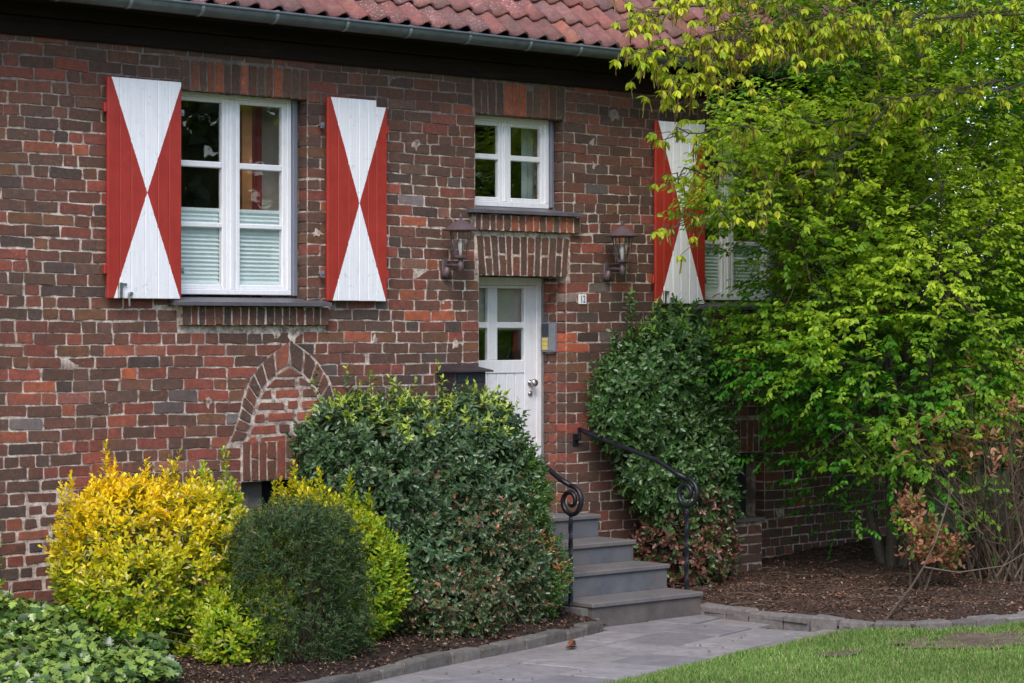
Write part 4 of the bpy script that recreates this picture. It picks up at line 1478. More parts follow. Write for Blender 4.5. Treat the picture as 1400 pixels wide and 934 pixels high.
# a few leaves blown on the path and lawn
n = 70
X = nrg.uniform(-4, .1, n); Y = nrg.uniform(-3.6, -1.5, n)
D = norm(np.stack([nrg.normal(size=n), nrg.normal(size=n), np.full(n, .1)], 1)); N_ = norm(np.stack([nrg.normal(0, .3, n), nrg.normal(0, .3, n), np.ones(n)], 1))
o = leaf_obj('fallen_leaves', leaves(np.stack([X, Y, np.full(n, .008)], 1), D, N_, nrg.uniform(.012, .035, n), nrg.uniform(.008, .02, n),
             pick([(.2, .11, .06), (.35, .26, .12), (.12, .07, .05)], [3, 1, 3], (n,), nrg), OVAL, .25), 'litter', None)
tag(o, 'a few small dry leaves blown on to the path', None, None, 'stuff')
dl = thing('dead_leaf', (-1.86, -1.96, 0.01), 'curled rusty brown dead leaf lying on the path by the kerb', 'leaf')
n = 5
leaf_obj('blade', leaves(np.array([[-1.9 + .02 * i, -1.97 + .01 * i, .012 + .006 * i] for i in range(5)]), norm(np.array([[1, .2 * i - .4, .15] for i in range(5)], float)),
         np.tile([[.1, -.3, 1.]], (5, 1)), .085, .04, np.tile([[.17, .07, .04]], (5, 1)), OVAL, .5, .1), 'litter', dl)

# ================================================================== SHRUBS
def lerp_c(a, b, t):
    return np.array(a) * (1 - t[..., None]) + np.array(b) * t[..., None]


def lumpify(blobs, k, lo, hi, seed):
    r = np.random.default_rng(seed); out = list(blobs)
    for b in blobs:
        for _ in range(k):
            d = norm(r.normal(size=3)); d[1] = -abs(d[1]) if r.random() < .7 else d[1]; q = r.uniform(lo, hi)
            out.append((b[0] + d[0] * (b[3] - q * .5), b[1] + d[1] * (b[4] - q * .5), b[2] + d[2] * (b[5] - q * .4), q, q * .9, q * 1.05))
    return out


def bush(name, label, cat, base, blobs, dens, slen, nleaf, L, W, colfn, outline, mat, spread=(75, 22), up=.5, p=2., seed=1, jit=.07, inner=.35, extra=None, zmin=.1, nst=14, jn=.25, fold=.18, droop=.12, stemcol=(.07, .05, .035)):
    r = np.random.default_rng(seed)
    t = thing(name, (*base, .05), label, cat)
    P, N_ = blob_points(blobs, dens, r, jit, inner, p, zmin)
    if extra is not None:
        P = np.concatenate([P, extra[0]]); N_ = np.concatenate([N_, extra[1]])
    A = norm(N_ * 1.0 + np.array([0, 0, up]) + r.normal(0, jn, P.shape))
    ln = slen * r.uniform(.7, 1.3, len(P))
    args = shoots(P - A * (ln * .6)[:, None], A, ln, nleaf, L, W, colfn, outline, spread, r, fold, droop)
    leaf_obj('foliage', args, mat, t)
    sel = P[r.choice(len(P), nst)]
    stems(t, (*base, .06), sel * .97 + np.array([0, 0, 0.0]), r, stemcol)
    return t


def sprigs(list_, n, h, r):
    """upright shoots stacked into leaders: list of (x,y,z0) -> P,N"""
    P = []; N_ = []
    for (x, y, z0, z1) in list_:
        for k in range(n):
            s = k / (n - 1)
            P.append((x + r.normal(0, .02 * (1 - s) + .004), y + r.normal(0, .02), z0 + (z1 - z0) * s)); N_.append((r.normal(0, .35), r.normal(0, .35), 1.2))
    return np.array(P), np.array(N_)


# -- golden euonymus
def col_gold(P, t, r):
    gx = np.clip((-3.95 - P[:, 0]) / .9, 0, 1); gz = np.clip((P[:, 2] - .35) / .75, 0, 1)
    blobby = .5 + .5 * np.sin(P[:, 0] * 6 + P[:, 2] * 5 + 1) * np.sin(P[:, 2] * 7 - P[:, 1] * 5)
    y = np.clip(.34 + .60 * gx * gz + .42 * gz * blobby - .22 * (1 - gz), 0, 1)
    green = ((P[:, 0] > -4.2) & (np.sin(P[:, 0] * 9 + P[:, 2] * 4) > .15)) | ((P[:, 2] < .5) & (np.sin(P[:, 0] * 13 - P[:, 2] * 8) > .2))
    y = np.where(green, y * .35, y)[:, None] * np.ones_like(t)
    y = np.clip(y + r.normal(0, .14, t.shape) + .15 * (t - .5), 0, 1)
    c = lerp_c((.27, .44, .03), (.97, .70, .012), y)
    old = (t < .3) & (r.random(t.shape) < .35); c[old] = (.10, .20, .025)
    cream = r.random(t.shape) < .07; c[cream] = (.78, .66, .28)
    return c * (1 + r.normal(0, .12, t.shape))[..., None]


r_ = np.random.default_rng(3)
sp_ = sprigs([(-4.70, -.85, 1.05, 1.36), (-4.67, -.88, .95, 1.24), (-4.95, -.85, .85, 1.18), (-4.98, -.9, .6, .95), (-4.3, -.9, .95, 1.2), (-4.1, -.9, .95, 1.17), (-4.42, -.85, 1.05, 1.24), (-4.2, -.85, 1.05, 1.27), (-3.98, -.85, 1.0, 1.22), (-3.78, -.8, .9, 1.29), (-5.05, -.9, .85, 1.13)], 9, .2, r_)
bush('golden_euonymus', 'large golden yellow variegated shrub against the wall beside the ivy', 'shrub', (-4.4, -.9),
     lumpify([(-4.60, -.85, .68, .42, .42, .44), (-4.15, -.9, .66, .46, .44, .48), (-4.04, -1.1, .32, .34, .38, .36), (-4.70, -1.0, .55, .30, .34, .28), (-4.66, -.9, .92, .15, .18, .18), (-4.12, -1.42, .26, .27, .25, .26)], 9, .08, .21, 2),
     240, .11, 12, .054, .026, col_gold, OBOV, 'leaf_yellow', up=.85, seed=5, extra=sp_, inner=.35, jit=.10, fold=.1)

# -- yellow-green euonymus behind the yew
def col_lime(P, t, r):
    gz = np.clip((P[:, 2] - .55) / .5, 0, 1)
    left = np.clip((-2.95 - P[:, 0]) / .5, 0, 1)
    y = np.clip(.18 + .5 * gz * (.4 + .6 * left), 0, 1)[:, None] * np.ones_like(t)
    y = np.clip(y + r.normal(0, .16, t.shape), 0, 1)
    c = lerp_c((.19, .38, .025), (.82, .62, .015), y)
    old = (t < .3) & (r.random(t.shape) < .35); c[old] = (.10, .21, .025)
    return c * (1 + r.normal(0, .12, t.shape))[..., None]


sp_ = sprigs([(-3.45, -1.1, .9, 1.2), (-3.25, -1.1, .95, 1.16), (-3.05, -1.15, .9, 1.13), (-2.92, -1.2, .8, 1.0), (-3.6, -1.1, .8, 1.12)], 8, .2, r_)
bush('lime_euonymus', 'smaller yellow green shrub squeezed between the dark yew and the laurel', 'shrub', (-3.1, -1.25),
     lumpify([(-3.34, -1.12, .62, .40, .34, .44), (-3.06, -1.28, .45, .24, .28, .40)], 9, .09, .16, 4), 240, .11, 12, .054, .026, col_lime, OBOV, 'leaf_yellow', up=.8, seed=8, extra=sp_, inner=.35, jit=.1, fold=.1)

# -- yew, clipped
def col_yew(P, t, r):
    c = pick([(.034, .070, .022), (.05, .095, .03), (.072, .12, .04), (.10, .12, .055)], [4, 4, 2, .8], t.shape, r)
    c = c * np.clip(1 + .35 * np.sin(P[:, 0] * 14 + P[:, 2] * 9) * np.sin(P[:, 2] * 17 - P[:, 0] * 6) + r.normal(0, .22, len(P)), .5, 1.8)[:, None, None]
    tipc = (t > .75) & (r.random(t.shape) < .35); c[tipc] = (.095, .135, .05)
    br = r.random(t.shape) < .03; c[br] = (.20, .13, .08)
    return c


bush('yew_bush', 'clipped dark green yew with fine needles in front of the yellow shrubs', 'shrub', (-3.82, -1.65),
     lumpify([(-3.84, -1.58, .50, .37, .38, .49), (-3.66, -1.6, .74, .17, .26, .24), (-4.02, -1.6, .74, .17, .26, .24), (-3.60, -1.58, .38, .18, .3, .30)], 12, .07, .12, 6), 400, .19, 26, .036, .0078, col_yew, LANCE, 'needle', spread=(62, 26), up=.2, p=4.2, seed=9, jit=.12, inner=.35, jn=.7)

# -- laurel / holly hedge
def col_laurel(P, t, r):
    c = pick([(.058, .115, .045), (.08, .15, .056), (.105, .175, .072), (.15, .205, .12), (.052, .088, .036)], [3, 4, 3, 1.2, 2], t.shape, r)
    new = ((P[:, 2] > 1.38 + .06 * np.sin(P[:, 0] * 8)) & (r.random(len(P)) < .6))[:, None] & (t > .45)
    c[new] = np.array((.33, .42, .06)) * (1 + r.normal(0, .15, new.sum()))[:, None]
    red = r.random(t.shape) < .008; c[red] = (.28, .10, .05)
    return c


tops = [(-2.9 + .13 * k + r_.normal(0, .04), -.75 + r_.normal(0, .12), 1.42, 1.66 + r_.uniform(0, .16)) for k in range(9)]
sp_ = sprigs(tops, 5, .2, r_)
bush('laurel_hedge', 'big dark green glossy laurel shrub hiding the foot of the front door', 'shrub', (-2.2, -.85),
     lumpify([(-2.42, -.78, .98, .54, .46, .64), (-1.88, -.78, .94, .56, .46, .62), (-2.35, -.95, .40, .55, .44, .42), (-1.72, -.92, .45, .48, .42, .46), (-1.50, -.75, 1.02, .26, .3, .42), (-2.78, -.68, 1.12, .22, .26, .38), (-2.74, -.66, 1.32, .22, .24, .24), (-1.58, -.75, 1.30, .22, .25, .22)], 8, .13, .22, 11),
     215, .13, 11, .064, .033, col_laurel, OVAL, 'leaf_gloss', spread=(88, 30), up=.4, seed=12, p=2.6, extra=sp_, inner=.35, jit=.10)


# -- cotoneaster skirt with reddened leaves
def col_cot(P, t, r):
    c = pick([(.07, .12, .045), (.09, .145, .06), (.14, .18, .10), (.17, .12, .07), (.36, .11, .055), (.26, .15, .08)], [4, 4, 2, 1.6, .7, 1.0], t.shape, r)
    return c


bush('cotoneaster', 'low small leaved shrub with reddening leaves in front of the laurel by the kerb', 'shrub', (-1.75, -1.3),
     lumpify([(-2.0, -1.2, .55, .40, .28, .46), (-2.35, -1.36, .26, .38, .24, .22), (-1.65, -1.15, .42, .26, .25, .36)], 8, .09, .17, 13), 230, .12, 11, .046, .029, col_cot, OVAL, 'leaf_gloss', spread=(88, 35), up=.15, seed=15, inner=.35, jit=.1, jn=.5)


# -- bright green box-like bush next to the railing
def col_box(P, t, r):
    c = pick([(.055, .12, .025), (.085, .175, .03), (.13, .23, .045)], [3, 4, 2], t.shape, r)
    o = ((np.sin(P[:, 0] * 17 + P[:, 2] * 11) > .72) & (P[:, 2] < .95))[:, None] & (r.random(t.shape) < .45)
    c[o] = np.array((.42, .15, .05))
    return c


bush('small_leaved_bush', 'narrow bright green bush with orange tips touching the scrolled handrail', 'shrub', (-1.3, -1.1),
     lumpify([(-1.42, -.95, .84, .24, .24, .52), (-1.38, -1.08, .42, .25, .25, .36)], 9, .07, .13, 17), 480, .10, 13, .034, .015, col_box, OVAL, 'leaf_gloss', spread=(70, 25), up=.4, seed=18, inner=.4, jit=.12)


# -- climbing holly right of the steps
def col_holly(P, t, r):
    c = pick([(.06, .14, .035), (.09, .18, .045), (.13, .225, .075), (.18, .25, .13), (.05, .10, .03)], [4, 4, 2.4, 1, 2], t.shape, r)
    new = ((P[:, 2] > 1.9) & (r.random(len(P)) < .4))[:, None] & (t > .4)
    c[new] = (.17, .31, .055)
    low = (r.random(len(P)) < np.clip((.95 - P[:, 2]) / .55 + .25 * np.sin(P[:, 0] * 9 + P[:, 2] * 7), 0, .95))[:, None] & (r.random(t.shape) < .75)
    c[low] = pick([(.20, .08, .055), (.26, .12, .085), (.13, .06, .045), (.09, .08, .05)], [3, 2, 2, 1], (int(low.sum()),), r)
    return c


sp_ = sprigs([(.50, -.2, 1.9, 2.35), (.8, -.2, 2.0, 2.28), (1.0, -.2, 2.0, 2.3), (1.15, -.2, 1.9, 2.2), (.35, -.2, 1.75, 2.05)], 9, .2, r_)
bush('climbing_holly', 'tall leafy evergreen climbing the wall beside the steps, its lowest leaves red', 'shrub', (.85, -.3),
     lumpify([(.62, -.25, 1.55, .50, .28, .48), (.95, -.25, 1.85, .40, .26, .34), (.80, -.28, 1.08, .48, .30, .44), (1.08, -.3, .82, .38, .30, .40), (.98, -.34, .42, .36, .28, .32), (1.28, -.25, 1.68, .16, .18, .16), (1.22, -.28, 1.22, .16, .2, .3), (1.0, -.3, .3, .4, .3, .22)], 8, .11, .19, 19),
     175, .14, 11, .068, .038, col_holly, OVAL, 'leaf_gloss', spread=(88, 30), up=.25, seed=21, extra=sp_, inner=.35, jit=.09)

# -- ivy at the left foot of the wall
r = np.random.default_rng(31)
ivy = thing('ivy', (-5.0, -.7, .08), 'pale green ivy sprawling over the ground below the golden shrub', 'ivy')
n = 12000
X = r.uniform(-7.4, -4.45, n); Y = r.uniform(-2.0, -.03, n); k_ = Y > -1.1 - 1.3 * np.clip((-4.5 - X) / .7, -.2, 1); X, Y = X[k_], Y[k_]; n = len(X)
hmax = .10 + .28 * np.exp(-((X + 5.3) / .75) ** 2) * np.exp(-((Y + .5) / .8) ** 2) + .05 * np.sin(X * 9) * np.sin(Y * 8)
Z = .08 + hmax * np.sqrt(r.random(n)) * 1.1
P = np.stack([X, Y, Z], 1)
N_ = norm(np.stack([r.normal(-.25, .45, n), r.normal(-.45, .45, n), np.ones(n)], 1)); D = norm(np.stack([r.normal(size=n), r.normal(size=n) - .5, r.normal(-.2, .4, n)], 1))
Ci = pick([(.06, .125, .025), (.095, .17, .036), (.14, .205, .05), (.04, .085, .022)], [4, 3, 1.6, 3], (n,), r)
Ci = np.where((X < -5.0)[:, None] & (r.random(n) < .5)[:, None], np.array([(.22, .32, .06)]) * (1 + r.normal(0, .15, n))[:, None], Ci)
leaf_obj('foliage', leaves(P, D, N_, r.uniform(.042, .070, n), r.uniform(.042, .068, n), Ci, IVY, .06, .2), 'leaf_gloss', ivy)
m = MB()
for i in range(26):
    a = (r.uniform(-5.6, -4.3), r.uniform(-1.4, -.2)); an = r.uniform(0, 6.3); L = r.uniform(.3, .8)
    m.tube([(a[0], a[1], .1), (a[0] + math.cos(an) * L * .5, a[1] + math.sin(an) * L * .4, .3), (a[0] + math.cos(an) * L, a[1] + math.sin(an) * L * .8, .22)], [.005, .004, .002], 5, (.13, .10, .07))
m.build('stem', 'bark', ivy)


def col_priv(P, t, r):
    return pick([(.30, .42, .055), (.42, .48, .06), (.18, .30, .045)], [3, 2, 2], t.shape, r)


bush('privet_bush', 'light green leafy shrub cut off by the edge of the photo at far left', 'shrub', (-5.35, -.55),
     [(-5.50, -.5, .40, .26, .26, .34), (-5.42, -.5, .66, .10, .12, .20)], 150, .16, 10, .06, .034, col_priv, OVAL, 'leaf_soft', up=.7, seed=33, inner=.3, jit=.15, nst=10)


# -- copper-leaved young shoots by the mulch
def col_cop(P, t, r):
    return pick([(.46, .20, .12), (.55, .30, .19), (.32, .13, .08), (.22, .26, .07), (.15, .24, .05)], [4, 2.5, 2, 1.6, 1], t.shape, r)


bush('copper_shrub', 'small shrub with salmon and bronze leaves standing in the mulch', 'shrub', (1.95, -1.95),
     [(1.80, -1.95, .70, .11, .14, .20), (1.98, -2.0, .48, .12, .16, .18), (2.2, -1.95, .36, .12, .14, .10), (1.78, -1.95, .45, .07, .1, .12)], 110, .14, 7, .062, .032, col_cop, OVAL, 'leaf_soft', spread=(75, 20), up=.5, seed=36, inner=.3, jit=.18, nst=8, jn=.4)

# -- fallen / leaning branch over the kerb
fb = thing('leaning_branch', (.27, -2.82, .02), 'thin bare branch leaning from the lawn edge over the cobbles into the mulch', 'branch')
m = MB(); pts = [(.2, -2.88, .03), (.55, -2.72, .12), (1.05, -2.5, .24), (1.45, -2.3, .34), (1.72, -2.2, .50), (1.95, -2.15, .80), (2.02, -2.1, 1.0)]
m.tube(pts, [.009, .009, .008, .007, .006, .005, .003], 6, (.10, .075, .058)); m.tube([pts[4], (1.85, -2.2, .75), (1.9, -2.22, .9)], [.007, .005, .003], 5, (.15, .11, .09))
m.tube([pts[3], (1.8, -2.35, .28), (2.3, -2.4, .3), (2.9, -2.3, .42)], [.007, .006, .005, .003], 5, (.16, .12, .10))
m.build('stem', 'bark', fb)

# -- bare twiggy shrub with copper tips
r = np.random.default_rng(41)
bs = thing('bare_shrub', (2.9, -2.0, .12), 'tangle of bare brown twigs with a few bronze leaves at the far right', 'shrub')
m = MB(); tips = []
for i in range(110):
    b = Vector((2.9 + r.normal(0, .12), -2.0 + r.normal(0, .12), .10)); an = r.uniform(0, 6.3); lean = r.uniform(.15, .9); L = r.uniform(.7, 1.5)
    d = Vector((math.cos(an) * lean, math.sin(an) * lean * .8, 1)).normalized()
    q = b + d * L * .5 + Vector(r.normal(0, .05, 3)); e = b + d * L + Vector((d.x * .15, d.y * .15, -.05)) + Vector(r.normal(0, .07, 3))
    kc = r.uniform(.6, 1.5); cc = (.125 * kc, .092 * kc, .066 * kc)
    m.tube([b, q, e], [.011, .007, .003], 5, cc); tips.append(e)
    for s in range(3):
        p = q.lerp(e, r.uniform(0, .9)); w_ = p + d * r.uniform(.1, .4) + Vector(r.normal(0, .13, 3)); m.tube([p, p.lerp(w_, .5) + Vector(r.normal(0, .02, 3)), w_], [.004, .003, .0015], 4, cc); tips.append(w_)
m.build('twigs', 'bark', bs)
tp = np.array([tuple(t) for t in tips]); tp = tp[(tp[:, 2] > .98)]
tp = tp[r.random(len(tp)) < .8]
leaf_obj('leaves', shoots(tp, norm(r.normal(size=tp.shape) * .5 + np.array([0, 0, 1])), .12, 8, .075, .038, col_cop, OVAL, (75, 20), r), 'leaf_soft', bs)


# ================================================================== TREES
def tube_np(mb, a, b, r0, r1, col, sag=0., r=nrg, n=5):
    a, b = Vector(a), Vector(b); L = (b - a).length
    mb.tube([a, a.lerp(b, .35) + Vector(r.normal(0, .03 * L, 3)) + Vector((0, 0, sag * L)), a.lerp(b, .7) + Vector(r.normal(0, .03 * L, 3)) + Vector((0, 0, sag * L * .7)), b],
            [r0, r0 * .75 + r1 * .25, r0 * .35 + r1 * .65, r1], n, col)


# bright spring maple: crown outline in its own plane (x,z), lens-shaped in depth
CROWN = [(1.25, 4.9), (.95, 4.55), (1.1, 4.2), (.95, 3.9), (.70, 3.62), (.55, 3.40), (.40, 3.12), (.38, 2.95), (.62, 2.80), (1.0, 2.66), (1.35, 2.5), (1.12, 2.25), (.95, 1.95), (.85, 1.68),
         (1.0, 1.42), (1.35, 1.32), (1.3, 1.02), (1.55, .82), (1.9, .5), (2.75, .34), (3.1, .75), (3.4, 1.25), (3.9, 1.35), (4.6, 1.45), (5.6, 1.7), (6.2, 2.6), (6.0, 3.8), (5.2, 4.9), (3.8, 5.6), (2.2, 5.6), (1.1, 5.2)]


def in_poly(x, z, poly):
    c = np.zeros(len(x), bool); j = len(poly) - 1
    for i in range(len(poly)):
        xi, zi = poly[i]; xj, zj = poly[j]
        c ^= ((zi > z) != (zj > z)) & (x < (xj - xi) * (z - zi) / (zj - zi + 1e-12) + xi); j = i
    return c


GAPS = [(1.15, 3.22, .26, .26), (1.25, 2.52, .30, .12), (1.55, 1.25, .25, .14), (1.75, .85, .28, .16), (3.35, 1.05, .45, .42), (1.0, 4.05, .25, .14), (2.1, 4.05, .2, .1), (1.35, 3.95, .18, .12), (3.5, 3.9, .25, .2), (4.1, 3.2, .2, .25)]
r = np.random.default_rng(51)
acer = thing('maple_tree', (2.75, -1.0, .2), 'leafy spring tree with bright green foliage covering the far window', 'tree')
n = 36000
x = r.uniform(.2, 6.3, n); zc = r.uniform(.4, 5.7, n)
k = in_poly(x, zc, CROWN)
x, zc = x[k], zc[k]
clump = np.sin(x * 3.1 + 1.3) * np.sin(zc * 4.6 + x * 1.1) + .7 * np.sin(x * 6.7 + zc * 2.2) * np.sin(zc * 8.3 - x * 2.1)
keep = r.random(len(x)) < np.clip(.60 + .42 * clump, .10, 1.)
low = zc < 1.75
keep &= ~(low & (r.random(len(x)) > np.clip(.14 + .50 * (x - 1.3) / 1.3 + .75 * (zc - 1.05), .12, .92) * np.where((x > 3.0) & (zc < 1.3), .45, 1))) 
for gx, gz, ga_, gb in GAPS:
    keep &= ~((((x - gx) / ga_) ** 2 + ((zc - gz) / gb) ** 2 < 1) & (r.random(len(x)) < .88))
x, zc, clump = x[keep], zc[keep], clump[keep]
n = len(x)
yy = -1.15 + r.uniform(-1, 1, n) * np.clip(.35 + .28 * (x - .4), .3, 1.0) * .95
zz = zc + (yy + 1.15) * .04
P = np.stack([x, yy, zz], 1)
ctr = np.array([3.0, -1.0, 2.2])
A = norm(norm(P - ctr) * np.array([1., 1., .35]) + r.normal(0, .35, (n, 3)) + np.array([-.2, -.15, .05]))


def spray(P, A, length, nleaf, L, W, C, r, outline=OVAL, droopy=.35, fold=.12):
    """two-ranked leafy twigs lying roughly level"""
    n = len(P); S = norm(np.cross(A, np.array([0, 0, 1.]))); t = np.tile(np.linspace(.05, 1, nleaf), (n, 1)) + r.normal(0, .03, (n, nleaf))
    side = np.where(np.arange(nleaf) % 2, 1., -1.)[None] * np.ones((n, 1))
    pos = P[:, None] + A[:, None] * (t * length[:, None])[..., None]
    ang = np.radians(r.normal(52, 14, (n, nleaf))) * (1 - .6 * np.clip(t, 0, 1) ** 3)
    D = A[:, None] * np.cos(ang)[..., None] + S[:, None] * (np.sin(ang) * side)[..., None] + np.array([0, 0, -1.]) * r.normal(droopy, .22, (n, nleaf))[..., None]
    N_ = np.array([0, 0, 1.]) + r.normal(0, .38, (n, nleaf, 3)) + A[:, None] * .25
    sc = r.uniform(.7, 1.25, (n, nleaf))
    return leaves(pos.reshape(-1, 3), D.reshape(-1, 3), N_.reshape(-1, 3), (L * sc).ravel(), (W * sc).ravel(), C.reshape(-1, 3), outline, fold, .2)


nl = 10
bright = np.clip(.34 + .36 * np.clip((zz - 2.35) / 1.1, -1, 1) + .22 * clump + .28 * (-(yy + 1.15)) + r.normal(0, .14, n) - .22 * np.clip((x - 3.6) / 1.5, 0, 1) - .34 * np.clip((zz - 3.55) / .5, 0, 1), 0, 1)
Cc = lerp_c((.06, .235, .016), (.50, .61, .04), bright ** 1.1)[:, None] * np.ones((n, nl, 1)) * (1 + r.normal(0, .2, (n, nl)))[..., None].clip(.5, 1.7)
length = r.uniform(.16, .32, n)
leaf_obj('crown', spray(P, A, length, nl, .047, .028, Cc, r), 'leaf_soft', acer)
m = MB()
barkc = (.085, .072, .055)
T0 = Vector((2.75, -1.0, .1))
limbs = []
for (bx, by), tgt in zip([(-.05, 0), (.06, .05), (0, -.06), (.1, -.02), (-.02, .08), (.15, .05)],
                         [(2.55, -1.1, 1.9), (3.0, -.95, 2.1), (2.8, -1.4, 2.2), (3.4, -1.1, 1.8), (2.4, -.7, 2.3), (3.6, -.8, 2.4)]):
    a = T0 + Vector((bx, by, 0)); b = Vector(tgt); tube_np(m, a, b, .045, .028, barkc, 0, r, 7); limbs.append(b)
tr = m.build('trunk', 'bark', acer)
m = MB()
tg = [(.7, -1.3, 3.1), (.9, -1.5, 2.85), (1.3, -1.2, 1.7), (1.6, -1.4, 1.3), (1.0, -1.2, 4.1), (1.6, -1.5, 3.6), (2.0, -1.3, 4.6), (2.6, -1.2, 5.1), (3.4, -1.3, 5.0), (4.2, -1.2, 4.6), (5.0, -1.1, 4.0), (5.4, -1.0, 3.0), (4.8, -1.1, 2.0), (2.2, -1.9, 3.2), (3.1, -2.0, 3.4), (2.4, -1.3, .75), (1.7, -1.2, 2.3), (4.0, -1.6, 3.1), (2.9, -.7, 4.2)]
ends = []
for q in tg:
    b = min(limbs, key=lambda v: (v - Vector(q)).length)
    tube_np(m, b, q, .022, .007, barkc, .04, r, 6); ends.append((b, Vector(q)))
sel = r.choice(n, 620, replace=False)
for i in sel:
    p = Vector(P[i]); best = None; bd = 9
    for a, b in ends:
        ab = b - a; tt = max(.15, min(1, (p - a).dot(ab) / ab.length_squared)); c = a + ab * tt; d = (p - c).length
        if d < bd: bd, best = d, c
    tube_np(m, best, p + Vector(A[i]) * .2, .0055, .002, (.10, .085, .05), .03, r, 4)
m.build('branches', 'bark', acer)

# overhanging tree with drooping young leaves and catkins; its trunk stands out of the picture
r = np.random.default_rng(61)
haz = thing('catkin_tree', (6.6, -4.6, 0), 'overhanging tree boughs with drooping yellow green young leaves and dangling catkins', 'tree')
m = MB(); tube_np(m, (6.6, -4.6, -.1), (6.2, -4.2, 3.6), .16, .11, (.09, .08, .065), 0, r, 10)
fork = Vector((6.2, -4.2, 3.6))
m.tube([(6.2, -4.2, 3.6), (6.3, -4.3, 5.2), (6.0, -4.2, 6.8), (6.2, -4.4, 8.2)], [.11, .09, .06, .03], 8, (.09, .08, .065))
m.build('trunk', 'bark', haz)
# boughs described by way points, the leaves hang from side twigs along them
BOUGHS = [[(6.3, -4.25, 4.7), (4.2, -3.4, 5.0), (2.0, -2.8, 4.85), (.2, -2.3, 4.62), (-.7, -2.05, 4.36), (-1.22, -2.0, 4.20)],
          [(4.2, -3.4, 5.0), (2.2, -2.6, 4.5), (.6, -2.1, 4.25), (-.5, -1.95, 4.08), (-1.2, -1.95, 3.92)],
          [(.6, -2.1, 4.25), (.0, -1.9, 4.02), (-.5, -1.9, 3.86), (-.85, -1.9, 3.76)],
          [(6.2, -4.2, 4.0), (4.0, -3.0, 4.25), (2.4, -2.3, 4.0), (1.3, -1.9, 3.78)],
          [(2.4, -2.3, 4.0), (1.1, -1.6, 3.66), (.1, -1.45, 3.52), (-.60, -1.42, 3.50)],
          [(1.6, -2.0, 3.75), (.9, -1.5, 3.40), (.1, -1.4, 3.24), (-.64, -1.4, 3.20)],
          [(1.3, -1.8, 3.5), (.6, -1.45, 3.06), (.0, -1.4, 2.92), (-.42, -1.4, 2.80)],
          [(6.2, -4.1, 4.6), (5.0, -2.6, 4.9), (3.6, -1.9, 4.75), (2.4, -1.7, 4.6)],
          [(6.2, -4.1, 4.2), (5.2, -3.2, 4.1), (4.2, -2.6, 3.75), (3.0, -2.3, 3.55)],
          [(5.0, -2.6, 4.9), (4.4, -1.8, 5.2), (3.2, -1.5, 5.3)],
          [(2.2, -2.6, 4.5), (1.1, -2.2, 4.32), (.2, -2.0, 4.2), (-.4, -1.95, 4.2)]]
m = MB(); NP = []; ND = []
for bi, w_ in enumerate(BOUGHS):
    pts = [Vector(p) for p in w_]; k = len(pts)
    r0 = .022 if bi in (0, 3, 7, 8) else .009
    fine = []
    for i in range(k - 1):
        for q in range(6):
            fine.append(pts[i].lerp(pts[i + 1], q / 6) + (Vector((r.normal(0, .035), r.normal(0, .035), r.normal(0, .04))) if (i or q) else Vector((0, 0, 0))))
    fine.append(pts[-1]); kk = len(fine)
    m.tube(fine, [r0 * (1 - .85 * i / (kk - 1)) + .002 for i in range(kk)], 6, (.085, .08, .05))
    for i in range(k - 1):
        if bi in (0, 3) and i == 0: dn = 6
        elif bi in (4, 5, 6): dn = 13
        elif bi in (0, 1, 2, 10) and i >= k - 3: dn = 46
        else: dn = 24
        L = (pts[i + 1] - pts[i]).length
        for s in range(int(dn * L)):
            p = pts[i].lerp(pts[i + 1], r.random()); d = (pts[i + 1] - pts[i]).normalized()
            ln = r.uniform(.06, .42) * ((.38 if bi in (4, 5, 6) else .75) if i == k - 2 else 1.)
            q = p + Vector((d.x * .6 + r.normal(0, .5), d.y * .6 + r.normal(0, .5), r.normal(-.15, .35))).normalized() * ln
            m.tube([p, p.lerp(q, .5) + Vector(r.normal(0, .02, 3)), q], [.004, .003, .002], 4, (.12, .10, .06))
            NP.append(tuple(q)); ND.append(tuple((q - p).normalized()))
            if ln > .22:
                NP.append(tuple(p.lerp(q, .55))); ND.append(tuple((q - p).normalized()))
m.build('boughs', 'bark', haz)
NP = np.array(NP); ND = np.array(ND); n = len(NP); nl = 6
az = np.arange(nl)[None] * 1.05 + r.uniform(0, 6.3, (n, 1)) + r.normal(0, .25, (n, nl))
D = np.stack([np.cos(az), np.sin(az), np.broadcast_to(r.normal(-1.0, .35, (n, nl)), az.shape)], -1)
N_ = np.stack([np.cos(az) * .9, np.sin(az) * .9, np.full_like(az, .8)], -1) + r.normal(0, .2, (n, nl, 3))
cb = np.clip(r.normal(.5, .25, n) - .25 * np.clip((NP[:, 0] - .8) / 1.5, 0, 1), 0, 1)
Cc = lerp_c((.34, .48, .03), (.72, .68, .05), cb)[:, None] * (1 + r.normal(0, .12, (n, nl)))[..., None]
PP = np.repeat(NP, nl, 0)
leaf_obj('crown', leaves(PP, D.reshape(-1, 3), N_.reshape(-1, 3), r.uniform(.05, .085, n * nl), r.uniform(.026, .042, n * nl), Cc.reshape(-1, 3), OVAL, .2, .15), 'leaf_soft', haz)
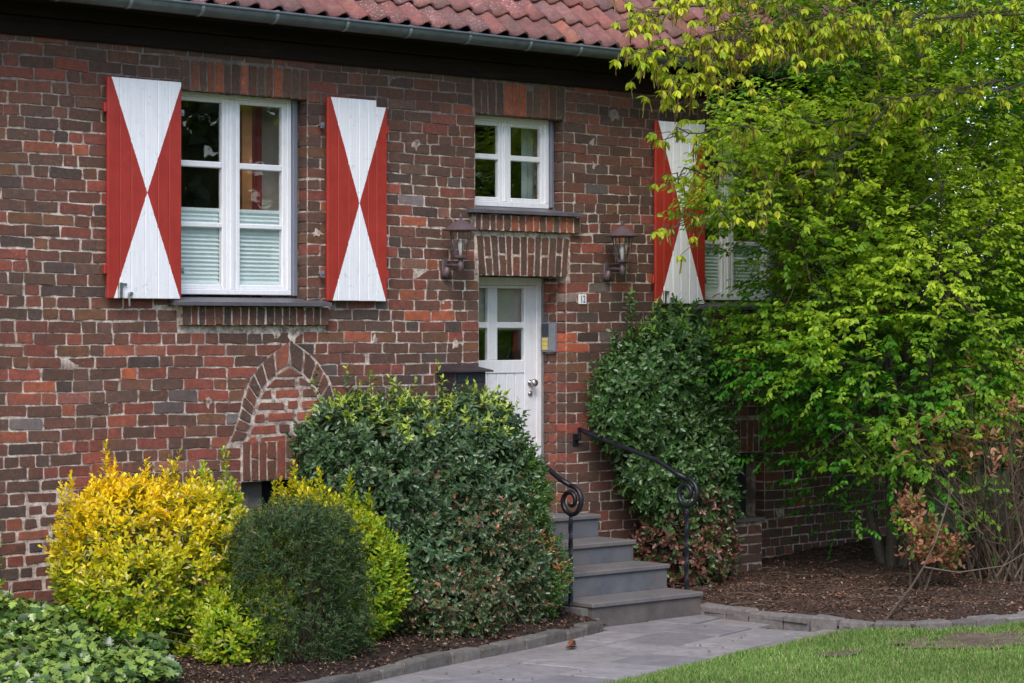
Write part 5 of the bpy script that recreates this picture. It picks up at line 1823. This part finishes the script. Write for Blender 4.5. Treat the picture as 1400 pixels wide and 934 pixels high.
# catkins: thin tassels
nc = int(n * 1.3); idx = r.choice(n, nc); P = NP[idx] + r.normal(0, .02, (nc, 3))
D = norm(np.stack([r.normal(0, .12, nc), r.normal(0, .12, nc), -np.ones(nc)], 1)); N_ = norm(r.normal(size=(nc, 3)))
Ck = pick([(.36, .26, .06), (.30, .20, .055), (.42, .36, .07), (.26, .15, .05)], [3, 3, 2, 1.5], (nc,), r)
a1 = leaves(P, D, N_, r.uniform(.06, .13, nc), .010, Ck, [(.1, .5), (.9, .45)], .3, .0)
a2 = leaves(P, D, norm(np.cross(D, N_)), r.uniform(.06, .13, nc), .010, Ck, [(.1, .5), (.9, .45)], .3, .0)
leaf_obj('catkins', cat_args([a1, a2]), 'leaf_soft', haz)


# background trees beyond the house corner
def back_tree(x, y, h, rad, pal, label, seed, nsp=1500, zlo=.3):
    r = np.random.default_rng(seed)
    t = thing('background_tree', (x, y, -.09), label, 'tree')
    m = MB(); m.tube([(x, y, -.15), (x + .1, y, h * .35), (x, y + .1, h * .9)], [.16, .12, .03], 8, (.07, .055, .045)); m.build('trunk', 'bark', t)
    m = MB(); c = np.array([x, y, h * .55]); d = norm(r.normal(size=(nsp, 3))); rr = r.random(nsp) ** .45
    P = c + d * rr[:, None] * np.array([rad, rad, h * .48])
    P = P[P[:, 2] > zlo]; k = np.sin(P[:, 0] * 2.3) * np.sin(P[:, 2] * 2.9 + P[:, 1] * 1.7); P = P[r.random(len(P)) < .62 + .5 * k]; n = len(P)
    for i in range(0, n, 12): tube_np(m, (x, y, max(.4, P[i][2] * .7)), P[i], .03, .006, (.08, .065, .05), 0, r, 4)
    m.build('branches', 'bark', t)
    C = pick(pal, [1] * len(pal), (n, 9), r)
    A = norm((P - c) * np.array([1, 1, .4]) + r.normal(0, .4, (n, 3)))
    leaf_obj('crown', spray(P, A, r.uniform(.25, .5, n), 9, .11, .065, C, r), 'leaf_soft', t)


back_tree(8.2, 3.2, 6.5, 1.9, [(.05, .09, .03), (.075, .13, .04), (.09, .11, .045)], 'dark leafy tree beyond the corner of the house', 71, 1900)
back_tree(11.5, 4.0, 7.5, 2.4, [(.07, .11, .03), (.10, .14, .035), (.05, .08, .025)], 'mid green tree standing behind the dark tree beyond the house', 72, 1700)
back_tree(8.6, -.4, 5.2, 1.5, [(.05, .085, .02), (.08, .12, .03), (.035, .06, .02)], 'bushy tree just right of the house corner behind the bare twigs', 73, 1500)
hd = thing('hedge', (13, 8, -.09), 'tall dark hedge closing the view behind the garden trees', 'hedge')
r = np.random.default_rng(75)
n = 5200
P = np.stack([r.uniform(5.5, 24, n), 9 + r.uniform(-.7, .7, n), r.uniform(0, 3.0, n)], 1)
A = norm(r.normal(size=(n, 3)) + np.array([-.4, -.9, .2]))
leaf_obj('foliage', spray(P, A, np.full(n, .4), 7, .14, .09, pick([(.03, .05, .018), (.045, .07, .022), (.06, .075, .03)], [1, 1, 1], (n, 7), r), r), 'leaf_soft', hd)

# the far side of the road behind the camera: a belt of trees that the panes mirror
r = np.random.default_rng(81)
n = 9000
P = np.stack([r.uniform(-25, 45, n), r.uniform(-44, -38, n), 15 * r.random(n)], 1)
P = P[P[:, 2] > .2]; n = len(P)
hh = 10.5 + 2.5 * np.sin(P[:, 0] * .45) + 1.6 * np.sin(P[:, 0] * 1.3 + 1)
P = P[P[:, 2] < hh]; n = len(P)
A = norm(r.normal(size=(n, 3)))
o = leaf_obj('woodland', spray(P, A, np.full(n, 1.1), 8, .6, .4, pick([(.075, .105, .04), (.11, .14, .055), (.15, .17, .08)], [1, 1, 1], (n, 8), r), r), 'leaf_soft', None)
tag(o, 'belt of trees across the road', None, None, 'stuff')
